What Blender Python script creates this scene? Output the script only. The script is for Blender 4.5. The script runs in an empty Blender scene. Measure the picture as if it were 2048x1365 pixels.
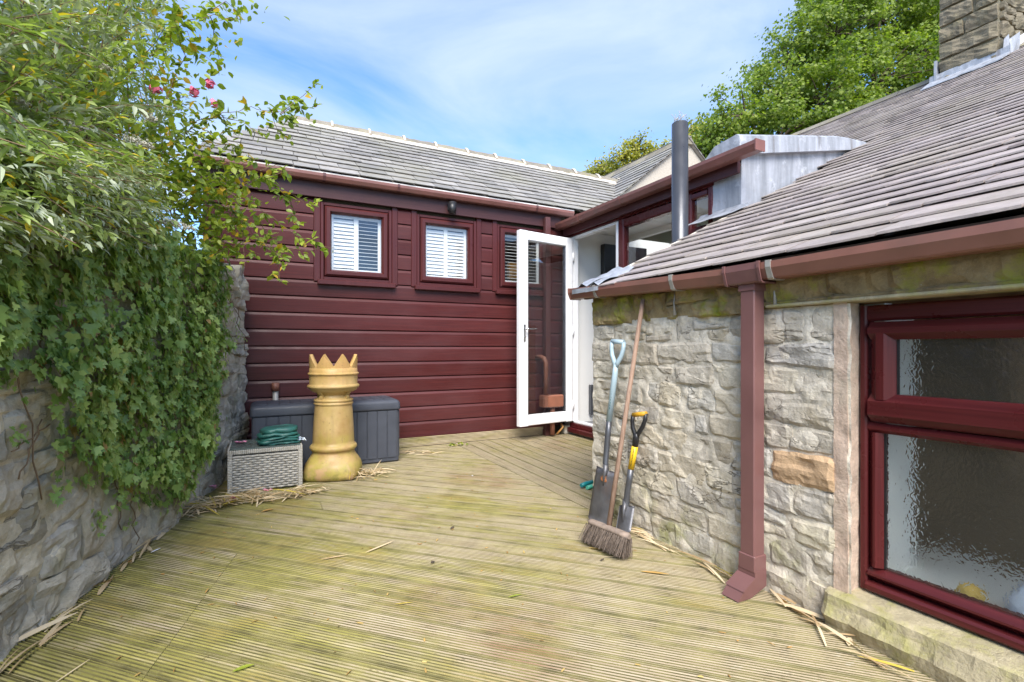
import bpy, math, random
import numpy as np
from mathutils import Vector, Matrix, noise
R = math.radians
rnd = random.Random(7)
nrs = np.random.RandomState(11)
scene = bpy.context.scene
COL = scene.collection

# ------------------------------------------------------------------ camera
# world axes: x runs along the clad wall, y along the stone wall, z up; deck at z = 0
FPX, CU, CV, HCAM = 985.0, 1024.0, 697.0, 1.0
HEAD = R(27.1)
FX, FY = math.sin(HEAD), math.cos(HEAD)
RX, RY = FY, -FX
cd = bpy.data.cameras.new('camera'); cam = bpy.data.objects.new('camera', cd); COL.objects.link(cam)
cam.location = (0, 0, HCAM); cam.rotation_euler = (R(90), 0, -HEAD)
cd.sensor_width = 36; cd.lens = FPX / 2048 * 36; cd.shift_y = (CV - 682.5) / 2048
cd.clip_start = 0.02; cd.clip_end = 900
scene.camera = cam

# ------------------------------------------------------------------ light
SUN_AZ, SUN_EL = R(203), R(47)          # azimuth clockwise from +y
w = bpy.data.worlds.new("World"); scene.world = w; w.use_nodes = True
nt = w.node_tree; nt.nodes.clear()
def wn(t, **k):
    n = nt.nodes.new(t)
    for a, b in k.items(): setattr(n, a, b)
    return n
sky = wn('ShaderNodeTexSky', sky_type='NISHITA'); sky.sun_disc = False
sky.sun_elevation = SUN_EL; sky.sun_rotation = SUN_AZ
sky.air_density = 1.0; sky.dust_density = 0.6; sky.ozone_density = 2.0
tc = wn('ShaderNodeTexCoord')
sep = wn('ShaderNodeSeparateXYZ'); nt.links.new(tc.outputs['Generated'], sep.inputs[0])
def wmath(op, a, b=None):
    n = wn('ShaderNodeMath', operation=op)
    for i, v in enumerate((a, b)):
        if v is None: continue
        if isinstance(v, (int, float)): n.inputs[i].default_value = v
        else: nt.links.new(v, n.inputs[i])
    return n.outputs[0]
zc = wmath('ADD', wmath('MAXIMUM', sep.outputs[2], 0.0), 0.22)
cx = wmath('DIVIDE', sep.outputs[0], zc); cy = wmath('DIVIDE', sep.outputs[1], zc)
cmb = wn('ShaderNodeCombineXYZ'); nt.links.new(cx, cmb.inputs[0]); nt.links.new(cy, cmb.inputs[1])
n1 = wn('ShaderNodeTexNoise'); n1.inputs['Scale'].default_value = 1.15; n1.inputs['Detail'].default_value = 7
n1.inputs['Roughness'].default_value = 0.55; n1.inputs['Distortion'].default_value = 0.5
mp = wn('ShaderNodeMapping'); mp.inputs['Scale'].default_value = (1.0, 1.6, 1); mp.inputs['Location'].default_value = (3.1, 0.4, 0)
mp.inputs['Rotation'].default_value = (0, 0, 0.6)
nt.links.new(cmb.outputs[0], mp.inputs[0]); nt.links.new(mp.outputs[0], n1.inputs['Vector'])
cr = wn('ShaderNodeValToRGB'); cr.color_ramp.elements[0].position = 0.36; cr.color_ramp.elements[1].position = 0.70
cr.color_ramp.elements[0].color = (0.0, 0.0, 0.0, 1); cr.color_ramp.elements[1].color = (0.85, 0.85, 0.85, 1)
nt.links.new(n1.outputs['Fac'], cr.inputs[0])
mx = wn('ShaderNodeMix', data_type='RGBA'); mx.inputs[7].default_value = (2.35, 2.75, 3.2, 1)
nt.links.new(cr.outputs[0], mx.inputs[0]); tn = wn('ShaderNodeMix', data_type='RGBA', blend_type='MULTIPLY'); tn.inputs[0].default_value = 1.0; tn.inputs[7].default_value = (.64, .80, 1.0, 1)
nt.links.new(sky.outputs[0], tn.inputs[6]); nt.links.new(tn.outputs[2], mx.inputs[6])
bg = wn('ShaderNodeBackground'); bg.inputs[1].default_value = 0.10
nt.links.new(mx.outputs[2], bg.inputs[0])
wo = wn('ShaderNodeOutputWorld'); nt.links.new(bg.outputs[0], wo.inputs[0])
sd = bpy.data.lights.new('sun', 'SUN'); sun = bpy.data.objects.new('sun', sd); COL.objects.link(sun)
sd.energy = 2.0; sd.angle = R(38); sd.color = (1.0, 0.93, 0.84)
sv = Vector((math.sin(SUN_AZ) * math.cos(SUN_EL), math.cos(SUN_AZ) * math.cos(SUN_EL), math.sin(SUN_EL)))
sun.rotation_euler = sv.to_track_quat('Z', 'Y').to_euler(); sun.location = sv * 30
vs = scene.view_settings
scene.display_settings.display_device = 'sRGB'
vs.view_transform = 'Standard'; vs.look = 'None'; vs.gamma = 1.0; vs.use_curve_mapping = False
vs.exposure = 1.86

# ------------------------------------------------------------------ helpers
def ray(u, v):
    s = (u - CU) / FPX
    return Vector((FX + RX * s, FY + RY * s, (CV - v) / FPX))
def at_t(u, v, t):
    d = ray(u, v); return Vector((0, 0, HCAM)) + d * t
def on_x(u, v, x): return at_t(u, v, x / ray(u, v).x)
def on_y(u, v, y): return at_t(u, v, y / ray(u, v).y)
def on_z(u, v, z=0): return at_t(u, v, (z - HCAM) / ray(u, v).z)
def on_plane(u, v, o, n):
    d = ray(u, v); c = Vector((0, 0, HCAM)); t = (Vector(o) - c).dot(n) / d.dot(n); return c + d * t

WL = {}
def put(o, parent=None):
    COL.objects.link(o)
    if parent is not None:
        o.parent = parent
        o.matrix_parent_inverse = Matrix.Translation(-WL.get(parent.name, Vector((0, 0, 0))))
    return o
def thing(name, label, cat, loc, group=None, kind=None):
    o = bpy.data.objects.new(name, None); COL.objects.link(o)
    o.empty_display_size = 0.1
    o.location = loc; WL[o.name] = Vector(loc)
    if label: o['label'] = label
    if cat: o['category'] = cat
    if group: o['group'] = group
    if kind: o['kind'] = kind
    return o
def tag(o, label=None, cat=None, group=None, kind=None):
    if label: o['label'] = label
    if cat: o['category'] = cat
    if group: o['group'] = group
    if kind: o['kind'] = kind
    return o

def paint(o, mat, test):
    o.data.materials.append(mat)
    for p_ in o.data.polygons:
        if test(p_): p_.material_index = 1
    return o
class MB:
    def __init__(s): s.v = []; s.f = []; s.sm = []
    def add(s, vs_, fs, smooth=False):
        n = len(s.v); s.v += [tuple(v) for v in vs_]; s.f += [tuple(i + n for i in f) for f in fs]; s.sm += [smooth] * len(fs)
        return s
    def box(s, x0, x1, y0, y1, z0, z1, bev=0.0):
        if bev <= 0:
            v = [(x0, y0, z0), (x1, y0, z0), (x1, y1, z0), (x0, y1, z0), (x0, y0, z1), (x1, y0, z1), (x1, y1, z1), (x0, y1, z1)]
            return s.add(v, [(0, 3, 2, 1), (4, 5, 6, 7), (0, 1, 5, 4), (1, 2, 6, 5), (2, 3, 7, 6), (3, 0, 4, 7)])
        b = bev
        def ring(x0, x1, y0, y1, z, c):
            return [(x0 + c, y0, z), (x1 - c, y0, z), (x1, y0 + c, z), (x1, y1 - c, z), (x1 - c, y1, z), (x0 + c, y1, z), (x0, y1 - c, z), (x0, y0 + c, z)]
        rs = [ring(x0 + b, x1 - b, y0 + b, y1 - b, z0, b * .4), ring(x0, x1, y0, y1, z0 + b, b), ring(x0, x1, y0, y1, z1 - b, b), ring(x0 + b, x1 - b, y0 + b, y1 - b, z1, b * .4)]
        return s.rings(rs, True)
    def rings(s, rs, caps=True, smooth=False, closed=True):
        n = len(rs[0]); v = [p for r in rs for p in r]; f = []
        for i in range(len(rs) - 1):
            for j in range(n if closed else n - 1):
                k = (j + 1) % n
                f.append((i * n + j, i * n + k, (i + 1) * n + k, (i + 1) * n + j))
        m = len(s.v); s.add(v, f, smooth)
        if caps:
            s.f.append(tuple(m + j for j in range(n))[::-1]); s.sm.append(False)
            s.f.append(tuple(m + (len(rs) - 1) * n + j for j in range(n))); s.sm.append(False)
        return s
    def prism(s, prof, a, b, axis, caps=True):
        # prof: closed 2-D outline; axis 'x': (y,z) outline from x=a to b; 'y': (x,z) outline
        def m(t, p):
            return (t, p[0], p[1]) if axis == 'x' else ((p[0], t, p[1]) if axis == 'y' else (p[0], p[1], t))
        return s.rings([[m(a, p) for p in prof], [m(b, p) for p in prof]], caps)
    def tube(s, pts, rad, n=8, caps=True, smooth=True):
        pts = [Vector(p) for p in pts]; rs = []
        if not isinstance(rad, (list, tuple)): rad = [rad] * len(pts)
        up = Vector((0, 0, 1)); prev = None
        for i, p in enumerate(pts):
            d = (pts[min(i + 1, len(pts) - 1)] - pts[max(i - 1, 0)])
            if d.length < 1e-9: d = Vector((0, 0, 1))
            d.normalize()
            if prev is None:
                a = d.cross(up)
                if a.length < 1e-3: a = d.cross(Vector((1, 0, 0)))
            else:
                a = prev - d * prev.dot(d)
                if a.length < 1e-4: a = d.cross(Vector((1, .3, 0)))
            a.normalize(); prev = a; b = d.cross(a)
            rs.append([p + (a * math.cos(2 * math.pi * k / n) + b * math.sin(2 * math.pi * k / n)) * rad[i] for k in range(n)])
        return s.rings(rs, caps, smooth)
    def lathe(s, c, prof, n=40, sup=None, smooth=True):
        rs = []
        for (r, z, *e) in prof:
            k = e[0] if e else 0.0    # 0 round, 1 squarish
            ring = []
            for j in range(n):
                a = 2 * math.pi * j / n
                m = max(abs(math.cos(a + R(18))), abs(math.sin(a + R(18))))
                q = r * (1 + k * (1 / m - 1) * 0.75)
                ring.append((c[0] + q * math.cos(a), c[1] + q * math.sin(a), c[2] + z))
            rs.append(ring)
        return s.rings(rs, True, smooth)
    def mesh(s, name):
        me = bpy.data.meshes.new(name); me.from_pydata(s.v, [], s.f)
        if any(s.sm):
            me.polygons.foreach_set('use_smooth', s.sm)
        me.update(); return me
    def build(s, name, mat, parent=None, label=None):
        me = s.mesh(name); me.materials.append(mat)
        o = bpy.data.objects.new(name, me); put(o, parent)
        if label: o['label'] = label
        return o

def cloud(name, tv, tf, pos, rot, scl, mat, parent=None, smooth=False):
    """one mesh made of many copies of a small template; rot Nx3x3 (columns are axes), scl N or Nx3"""
    tv = np.asarray(tv, float); N = len(pos); K = len(tv)
    scl = np.asarray(scl, float)
    if scl.ndim == 1: scl = np.repeat(scl[:, None], 3, 1)
    V = np.einsum('nij,nkj->nki', rot, tv[None] * scl[:, None, :]) + np.asarray(pos)[:, None, :]
    V = V.reshape(-1, 3)
    tot = np.array([len(f) for f in tf]); idx = np.concatenate([np.array(f) for f in tf])
    loops = (idx[None] + (np.arange(N) * K)[:, None]).ravel()
    tots = np.tile(tot, N); starts = np.concatenate([[0], np.cumsum(tots)[:-1]])
    me = bpy.data.meshes.new(name)
    me.vertices.add(len(V)); me.vertices.foreach_set('co', V.ravel())
    me.loops.add(len(loops)); me.loops.foreach_set('vertex_index', loops)
    me.polygons.add(len(tots)); me.polygons.foreach_set('loop_start', starts); me.polygons.foreach_set('loop_total', tots)
    if smooth: me.polygons.foreach_set('use_smooth', np.ones(len(tots), bool))
    me.update(calc_edges=True); me.validate()
    me.materials.append(mat)
    o = bpy.data.objects.new(name, me); put(o, parent); return o
def frames(d, n):
    """rotation matrices with y along d and z near n"""
    d = d / np.linalg.norm(d, axis=1, keepdims=True)
    x = np.cross(d, n); x /= (np.linalg.norm(x, axis=1, keepdims=True) + 1e-9)
    z = np.cross(x, d)
    return np.stack([x, d, z], axis=2)

# ------------------------------------------------------------------ materials
def nmat(name):
    m = bpy.data.materials.new(name); m.use_nodes = True
    t = m.node_tree; return m, t, t.nodes['Principled BSDF']
def nd(t, typ, ins=None, **k):
    n = t.nodes.new(typ)
    for a, b in k.items(): setattr(n, a, b)
    for a, b in (ins or {}).items():
        s = n.inputs[a]
        if isinstance(b, bpy.types.NodeSocket): t.links.new(b, s)
        else: s.default_value = b
    return n
def c4(c): return (c[0], c[1], c[2], 1)
def mixc(t, f, a, b, mode='MIX'):
    n = nd(t, 'ShaderNodeMix', data_type='RGBA', blend_type=mode)
    for i, v in ((0, f), (6, a), (7, b)):
        if isinstance(v, bpy.types.NodeSocket): t.links.new(v, n.inputs[i])
        elif i == 0: n.inputs[0].default_value = v
        else: n.inputs[i].default_value = c4(v)
    return n.outputs[2]
def pos(t, scale=(1, 1, 1), rot=(0, 0, 0), loc=(0, 0, 0)):
    g = nd(t, 'ShaderNodeNewGeometry')
    r = nd(t, 'ShaderNodeMapping', {'Vector': g.outputs['Position'], 'Rotation': rot, 'Location': loc})
    m = nd(t, 'ShaderNodeMapping', {'Vector': r.outputs[0], 'Scale': scale})
    return m.outputs[0]
def noi(t, vec, scale, detail=4, rough=.55, dist=0.0):
    return nd(t, 'ShaderNodeTexNoise', {'Vector': vec, 'Scale': scale, 'Detail': detail, 'Roughness': rough, 'Distortion': dist}).outputs['Fac']
def rng(t, f, a, b, c=0.0, d=1.0):
    return nd(t, 'ShaderNodeMapRange', {0: f, 1: a, 2: b, 3: c, 4: d}).outputs[0]
def mth(t, op, a, b=0.0):
    return nd(t, 'ShaderNodeMath', {0: a, 1: b}, operation=op).outputs[0]
def bump(t, b, h, strength=.5, dist=.01):
    n = nd(t, 'ShaderNodeBump', {'Height': h, 'Strength': strength, 'Distance': dist})
    t.links.new(n.outputs[0], b.inputs['Normal']); return n
def setc(t, b, c, rough=.5, metal=0.0, spec=.5):
    if isinstance(c, bpy.types.NodeSocket): t.links.new(c, b.inputs['Base Color'])
    else: b.inputs['Base Color'].default_value = c4(c)
    if isinstance(rough, bpy.types.NodeSocket): t.links.new(rough, b.inputs['Roughness'])
    else: b.inputs['Roughness'].default_value = rough
    b.inputs['Metallic'].default_value = metal
    b.inputs['Specular IOR Level'].default_value = spec

def simple(name, c, rough=.5, metal=0.0, var=.12, vscale=12, bmp=0.0, bscale=60, spec=.5, dirt=None, dirt_amt=.3):
    m, t, b = nmat(name); p = pos(t)
    f = noi(t, p, vscale, 5)
    lo = tuple(x * (1 - var) for x in c); hi = tuple(min(1, x * (1 + var)) for x in c)
    col = mixc(t, rng(t, f, .3, .7), lo, hi)
    if dirt:
        g = noi(t, p, vscale * .6, 8, .7)
        col = mixc(t, rng(t, g, .5, .75, 0, dirt_amt), col, dirt)
    rr = rng(t, noi(t, p, vscale * 2, 4), .3, .7, max(0, rough - .08), min(1, rough + .08))
    setc(t, b, col, rr, metal, spec)
    if bmp: bump(t, b, noi(t, p, bscale, 5), bmp, .004)
    return m

def grain(name, c, c2, rough, axis='x', per=0.15, fade=None, gscale=1.0):
    """wood-grained plastic or timber with long streaks along one axis"""
    m, t, b = nmat(name)
    sc = {'x': (1.2, 22, 60), 'y': (22, 1.2, 60), 'z': (60, 60, 1.2)}[axis]
    p = pos(t, sc)
    f = noi(t, p, 2.2 * gscale, 6, .6, .3)
    oi = nd(t, 'ShaderNodeObjectInfo')
    col = mixc(t, rng(t, f, .3, .7), c, c2)
    v = rng(t, oi.outputs['Random'], 0, 1, 1 - per, 1 + per)
    col = mixc(t, 1.0, col, nd(t, 'ShaderNodeCombineColor', {0: v, 1: v, 2: v}).outputs[0], 'MULTIPLY')
    if fade:
        g = noi(t, pos(t, (.5, .5, 1.5)), 1.6, 5, .6)
        col = mixc(t, rng(t, g, .42, .66, 0, .15), col, fade)
    setc(t, b, col, rng(t, noi(t, pos(t), 6, 5), .3, .7, rough - .05, rough + .12), 0, .3)
    bump(t, b, f, .12, .002)
    return m

def stone_mat(name, cols, moss=None, moss_amt=.35, bs=1.0, rand=.25, low=None, stain=None, crack=0.0):
    m, t, b = nmat(name); p = pos(t)
    oi = nd(t, 'ShaderNodeObjectInfo').outputs['Random']
    cr = nd(t, 'ShaderNodeValToRGB', {0: oi}); el = cr.color_ramp.elements
    el[0].color = c4(cols[0]); el[0].position = 0
    el[1].color = c4(cols[-1]); el[1].position = 1
    for i, c in enumerate(cols[1:-1]):
        e = el.new((i + 1) / (len(cols) - 1)); e.color = c4(c)
    n1 = noi(t, p, 9, 7, .65, .3); n2 = noi(t, p, 48, 6, .7); n3 = noi(t, p, 3.1, 4)
    v = mth(t, 'ADD', rng(t, n1, .25, .75, .72, 1.22), rng(t, n2, .3, .7, -.16, .16))
    col = mixc(t, 1.0, cr.outputs[0], nd(t, 'ShaderNodeCombineColor', {0: v, 1: v, 2: v}).outputs[0], 'MULTIPLY')
    # lichen spots and brown staining
    vo = nd(t, 'ShaderNodeTexVoronoi', {'Vector': nd(t, 'ShaderNodeVectorMath', {0: p, 1: nd(t, 'ShaderNodeTexNoise', {'Vector': p, 'Scale': 30.0}).outputs['Color']}, operation='ADD').outputs[0], 'Scale': 24.0}).outputs['Distance']
    lich = mth(t, 'MULTIPLY', rng(t, vo, .12, .2, 1, 0), rng(t, n3, .48, .62, 0, .7))
    col = mixc(t, lich, col, (.55, .54, .47))
    if stain: col = mixc(t, rng(t, noi(t, p, 5.5, 6, .65), .5, .72, 0, .6), col, stain)
    if moss:
        z = nd(t, 'ShaderNodeSeparateXYZ', {0: nd(t, 'ShaderNodeNewGeometry').outputs['Position']}).outputs[2]
        k = rng(t, noi(t, p, 6, 7, .7), .48, .68, 0, 1)
        k = mth(t, 'MULTIPLY', k, moss_amt)
        if low is not None:
            k = mth(t, 'MULTIPLY', k, rng(t, z, low[0], low[1], 1, 0))
        col = mixc(t, k, col, moss)
    ck_ = mth(t, 'ABSOLUTE', mth(t, 'SUBTRACT', noi(t, pos(t, (1, .7, 2.2), (0, 0, 0), (1.7, 2.9, .4)), 6.5 * bs, 4, .55, .4), .5))
    ck_ = mth(t, 'MULTIPLY', rng(t, ck_, .004, .014, 1, 0), rng(t, noi(t, p, 4.3, 3), .50, .60, 0, crack))
    col = mixc(t, ck_, col, (.10, .085, .06))
    col = mixc(t, rng(t, noi(t, p, 130, 3, .6), .60, .74, 0, .35), col, (.16, .14, .11))
    setc(t, b, col, .88, 0, .25)
    h = mth(t, 'ADD', mth(t, 'MULTIPLY', noi(t, p, 14 * bs, 8, .7, .4), 1.0), mth(t, 'MULTIPLY', noi(t, p, 90 * bs, 4, .6), .25))
    h = mth(t, 'SUBTRACT', h, mth(t, 'MULTIPLY', ck_, .8))
    bump(t, b, h, .85, .014)
    return m

def leaf_mat(name, a, c, d, rough=.45, trans=.25, scale=2.5, yellow=None, yfrac=.06):
    """a..c..d vary from leaf to leaf and from clump to clump"""
    m, t, b = nmat(name)
    g = nd(t, 'ShaderNodeNewGeometry'); ri = g.outputs['Random Per Island']
    oi = nd(t, 'ShaderNodeObjectInfo').outputs['Random']
    r = mth(t, 'FRACT', mth(t, 'ADD', mth(t, 'MULTIPLY', ri, 1.0), mth(t, 'MULTIPLY', oi, 7.31)))
    n = noi(t, pos(t), scale, 3)
    f = mth(t, 'ADD', mth(t, 'MULTIPLY', r, .6), mth(t, 'MULTIPLY', rng(t, n, .3, .7), .4))
    cr = nd(t, 'ShaderNodeValToRGB', {0: f}); el = cr.color_ramp.elements
    el[0].color = c4(a); el[0].position = .1; el[1].color = c4(d); el[1].position = .95
    e = el.new(.5); e.color = c4(c)
    col = cr.outputs[0]
    if yellow:
        r2 = mth(t, 'FRACT', mth(t, 'MULTIPLY', r, 37.7))
        col = mixc(t, mth(t, 'LESS_THAN', r2, yfrac), col, yellow)
    setc(t, b, col, rough, 0, .4)
    out = t.nodes['Material Output']
    tr = nd(t, 'ShaderNodeBsdfTranslucent', {'Color': mixc(t, 1.0, col, (1.5, 1.7, .7), 'MULTIPLY')})
    ms = nd(t, 'ShaderNodeMixShader', {0: trans, 1: b.outputs[0], 2: tr.outputs[0]})
    t.links.new(ms.outputs[0], out.inputs['Surface'])
    return m

def glass_mat(name, tint=(.82, .86, .86), refl=1.0):
    m, t, b = nmat(name); out = t.nodes['Material Output']
    tr = nd(t, 'ShaderNodeBsdfTransparent', {'Color': c4(tint)})
    gl = nd(t, 'ShaderNodeBsdfGlossy', {'Color': (1, 1, 1, 1), 'Roughness': .01})
    fr = nd(t, 'ShaderNodeFresnel', {'IOR': 1.5})
    ms = nd(t, 'ShaderNodeMixShader', {0: mth(t, 'MULTIPLY', mth(t, 'MINIMUM', mth(t, 'MULTIPLY', fr.outputs[0], refl), 1.0), mth(t, 'SUBTRACT', 1.0, nd(t, 'ShaderNodeNewGeometry').outputs['Backfacing'])), 1: tr.outputs[0], 2: gl.outputs[0]})
    t.links.new(ms.outputs[0], out.inputs['Surface']); return m

def deck_mat(name, ang):
    """ang turns world x/y so that the board runs along the texture's x"""
    m, t, b = nmat(name)
    oi = nd(t, 'ShaderNodeObjectInfo').outputs['Random']
    pr = pos(t, (1, 1, 1), (0, 0, ang))
    sh = nd(t, 'ShaderNodeVectorMath', {0: pr, 1: nd(t, 'ShaderNodeCombineXYZ', {0: mth(t, 'MULTIPLY', oi, 37.0), 1: 0.0, 2: 0.0}).outputs[0]}, operation='ADD').outputs[0]
    st = nd(t, 'ShaderNodeMapping', {'Vector': sh, 'Scale': (1.1, 26, 26)}).outputs[0]
    st2 = nd(t, 'ShaderNodeMapping', {'Vector': sh, 'Scale': (2.2, 17, 17)}).outputs[0]
    fine = nd(t, 'ShaderNodeMapping', {'Vector': sh, 'Scale': (9, 150, 150)}).outputs[0]
    s1 = noi(t, st, 1.6, 6, .65, .2); s2 = noi(t, st2, 1.2, 9, .72, .3); s3 = noi(t, fine, 1.0, 4, .6)
    w0 = mixc(t, rng(t, s1, .30, .70), (.34, .265, .165), (.62, .53, .385))
    w0 = mixc(t, rng(t, s3, .3, .72, 0, .6), w0, (.40, .31, .20))
    gp = pos(t)
    sp = nd(t, 'ShaderNodeSeparateXYZ', {0: gp})
    # reddish bare boards in places
    red = mth(t, 'MULTIPLY', rng(t, noi(t, pos(t, (1, 1, 1), (0, 0, ang), (3, 0, 0)), .9, 3), .56, .68), rng(t, s2, .4, .6, .2, .9))
    w0 = mixc(t, red, w0, (.26, .12, .065))
    # algae: broad patches x streaks
    big = noi(t, gp, 1.1, 5, .6, .6)
    xx = rng(t, sp.outputs[0], -.7, 1.8, .16, -.10)
    mk = mth(t, 'ADD', mth(t, 'ADD', mth(t, 'MULTIPLY', big, .8), mth(t, 'MULTIPLY', s2, 1.0)), mth(t, 'ADD', xx, mth(t, 'MULTIPLY', oi, .14)))
    k = rng(t, mk, .90, 1.12, 0, .86)
    gcol = mixc(t, rng(t, s1, .38, .62), (.165, .165, .022), (.40, .36, .070))
    gcol = mixc(t, rng(t, noi(t, gp, 2.3, 4), .5, .68, 0, .7), gcol, (.36, .24, .045))
    col = mixc(t, k, w0, gcol)
    col = mixc(t, rng(t, noi(t, gp, 34, 5, .7), .58, .72, 0, .6), col, (.085, .065, .035))
    col = mixc(t, rng(t, s2, .56, .70, 0, .55), col, (.15, .115, .07))
    col = mixc(t, mth(t, 'MULTIPLY', rng(t, noi(t, gp, 7, 6, .7), .64, .76, 0, .5), 1.0), col, (.66, .62, .55))
    setc(t, b, col, rng(t, s1, .3, .7, .65, .9), 0, .3)
    bump(t, b, mth(t, 'ADD', s1, mth(t, 'MULTIPLY', s3, .7)), .5, .004)
    return m

M = {}
M['clad'] = grain('maroon_woodgrain_cladding', (.052, .011, .011), (.092, .019, .018), .38, 'x', .14, fade=(.17, .10, .11))
M['cladv'] = grain('maroon_woodgrain_trim', (.058, .013, .013), (.090, .021, .021), .32, 'z', .06)
M['fascia'] = grain('dark_maroon_fascia', (.050, .020, .021), (.075, .030, .031), .38, 'x', .05)
M['fasciay'] = grain('dark_maroon_dormer_fascia', (.050, .016, .016), (.085, .026, .026), .38, 'y', .05)
M['frame'] = grain('rosewood_window_frame', (.058, .009, .010), (.105, .017, .018), .27, 'y', .05, gscale=.6)
M['framez'] = grain('rosewood_window_stile', (.058, .009, .010), (.105, .017, .018), .27, 'z', .05, gscale=.6)
M['gutter'] = simple('faded_brown_gutter', (.25, .11, .082), .38, 0, .12, 7, dirt=(.16, .10, .075), dirt_amt=.5)
M['gutter2'] = simple('brown_gutter', (.19, .080, .066), .4, 0, .15, 7, dirt=(.11, .075, .06), dirt_amt=.5)
M['pipe'] = simple('faded_maroon_downpipe', (.175, .083, .078), .40, 0, .10, 5, dirt=(.13, .075, .065), dirt_amt=.4)
M['pipe_dark'] = simple('maroon_pipe', (.095, .035, .033), .4, 0, .12, 8)
M['terra'] = simple('terracotta_pipe', (.24, .095, .058), .5, 0, .15, 12, dirt=(.14, .07, .05), dirt_amt=.4)
M['clip'] = simple('galvanised_clip', (.42, .40, .36), .5, .3, .15, 40)
M['white'] = simple('white_plastic', (.80, .80, .81), .3, 0, .03, 5)
M['whitewall'] = simple('white_painted_plaster', (.82, .82, .80), .7, 0, .02, 3)
M['shutter'] = simple('white_shutter', (.78, .79, .80), .45, 0, .03, 5)
M['black'] = simple('black_plastic', (.018, .018, .020), .4, 0, .2, 20)
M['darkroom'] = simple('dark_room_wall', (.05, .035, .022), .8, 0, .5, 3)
M['brownroom'] = simple('brown_kitchen_wall', (.42, .27, .16), .8, 0, .5, 2.5)
M['floor'] = simple('grey_floor_tiles', (.25, .25, .26), .5, 0, .1, 4)
M['render'] = simple('pebbledash_render', (.44, .40, .34), .95, 0, .18, 60, .9, 140)
M['chrome'] = simple('chrome', (.7, .7, .7), .18, 1.0, .05, 20)
M['eaves_white'] = simple('white_eaves_strip', (.66, .64, .62), .7, 0, .1, 10)
M['flue'] = simple('dark_grey_steel_flue', (.085, .088, .098), .34, .55, .1, 4)
M['mortar_ridge'] = simple('pale_lime_mortar', (.62, .55, .46), .9, 0, .15, 14, .8, 50)
M['box'] = simple('charcoal_plastic_box', (.058, .064, .080), .5, 0, .12, 8, .3, 160)
M['tarp'] = simple('dark_green_tarpaulin', (.025, .12, .10), .42, 0, .3, 10, .4, 30)
M['bag'] = simple('clear_grey_polythene', (.50, .56, .62), .15, 0, .2, 20)
M['rattan'] = simple('grey_rattan_strand', (.46, .43, .37), .6, 0, .2, 14)
M['rattan_dark'] = simple('rattan_core', (.10, .095, .085), .8, 0, .2, 14)
M['glasstop'] = simple('dusty_green_glass_top', (.10, .125, .11), .25, 0, .3, 9, dirt=(.2, .2, .17), dirt_amt=.5)
M['ironblade'] = simple('worn_steel_blade', (.13, .13, .14), .42, .5, .3, 12, .3, 60, dirt=(.24, .12, .06), dirt_amt=.35)
M['shaft_grey'] = simple('grey_steel_shaft', (.12, .125, .14), .35, .5, .15, 9)
M['shaft_blue'] = simple('pale_blue_plastic', (.40, .52, .58), .35, 0, .08, 9)
M['teal_print'] = simple('teal_print', (.03, .15, .17), .5)
M['yellow'] = simple('yellow_label', (.80, .50, .02), .4, 0, .08, 9)
M['grip'] = simple('yellow_rubber_grip', (.62, .33, .02), .5, 0, .15, 20)
M['teal'] = simple('teal_plastic', (.01, .22, .24), .35)
M['mint'] = simple('mint_plastic', (.10, .48, .34), .4)
M['orange_hose'] = simple('orange_clay', (.52, .27, .08), .6)
M['pole'] = grain('weathered_broom_pole', (.20, .125, .085), (.34, .23, .17), .7, 'z', .05)
M['broomhead'] = simple('weathered_broom_stock', (.26, .20, .16), .85, 0, .25, 30, .5, 80)
M['bristle'] = simple('grey_brown_bristle', (.15, .115, .09), .8, 0, .4, 60)
M['sponge'] = simple('yellow_sponge', (.62, .42, .10), .8)
M['soap'] = simple('blue_white_bottle', (.55, .62, .78), .3)
M['bark'] = simple('tree_bark', (.10, .075, .05), .9, 0, .3, 9, .8, 30)
M['twig'] = simple('brown_stem', (.17, .11, .06), .8, 0, .3, 20)
M['under'] = simple('dark_joist_timber', (.06, .05, .035), .9, 0, .3, 6)

# chimney-pot clay
m, t, b = nmat('buff_glazed_clay'); p = pos(t)
z = nd(t, 'ShaderNodeSeparateXYZ', {0: p}).outputs[2]
col = mixc(t, rng(t, noi(t, p, 5, 6, .6), .3, .7), (.36, .215, .065), (.60, .42, .19))
col = mixc(t, rng(t, z, .70, .86, 0, .55), col, (.66, .36, .13))
col = mixc(t, mth(t, 'MULTIPLY', rng(t, z, .5, .0, .25, 1.0), rng(t, noi(t, p, 9, 6, .65), .40, .62, 0, .75)), col, (.40, .36, .05))
col = mixc(t, mth(t, 'MULTIPLY', rng(t, z, .14, .0), rng(t, noi(t, p, 14, 6, .7), .42, .6, 0, .8)), col, (.16, .17, .03))
col = mixc(t, rng(t, noi(t, p, 38, 4, .7), .60, .72, 0, .6), col, (.16, .10, .05))
col = mixc(t, rng(t, noi(t, pos(t, (14, 14, 1.5)), 1.0, 6, .6), .55, .72, 0, .45), col, (.30, .20, .09))
col = mixc(t, mth(t, 'MULTIPLY', rng(t, z, .3, .1), rng(t, noi(t, p, 7, 3), .56, .66, 0, .6)), col, (.62, .36, .22))
setc(t, b, col, rng(t, noi(t, p, 12, 4), .3, .7, .35, .62), 0, .5); bump(t, b, noi(t, p, 22, 6), .3, .004)
M['clay'] = m

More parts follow.
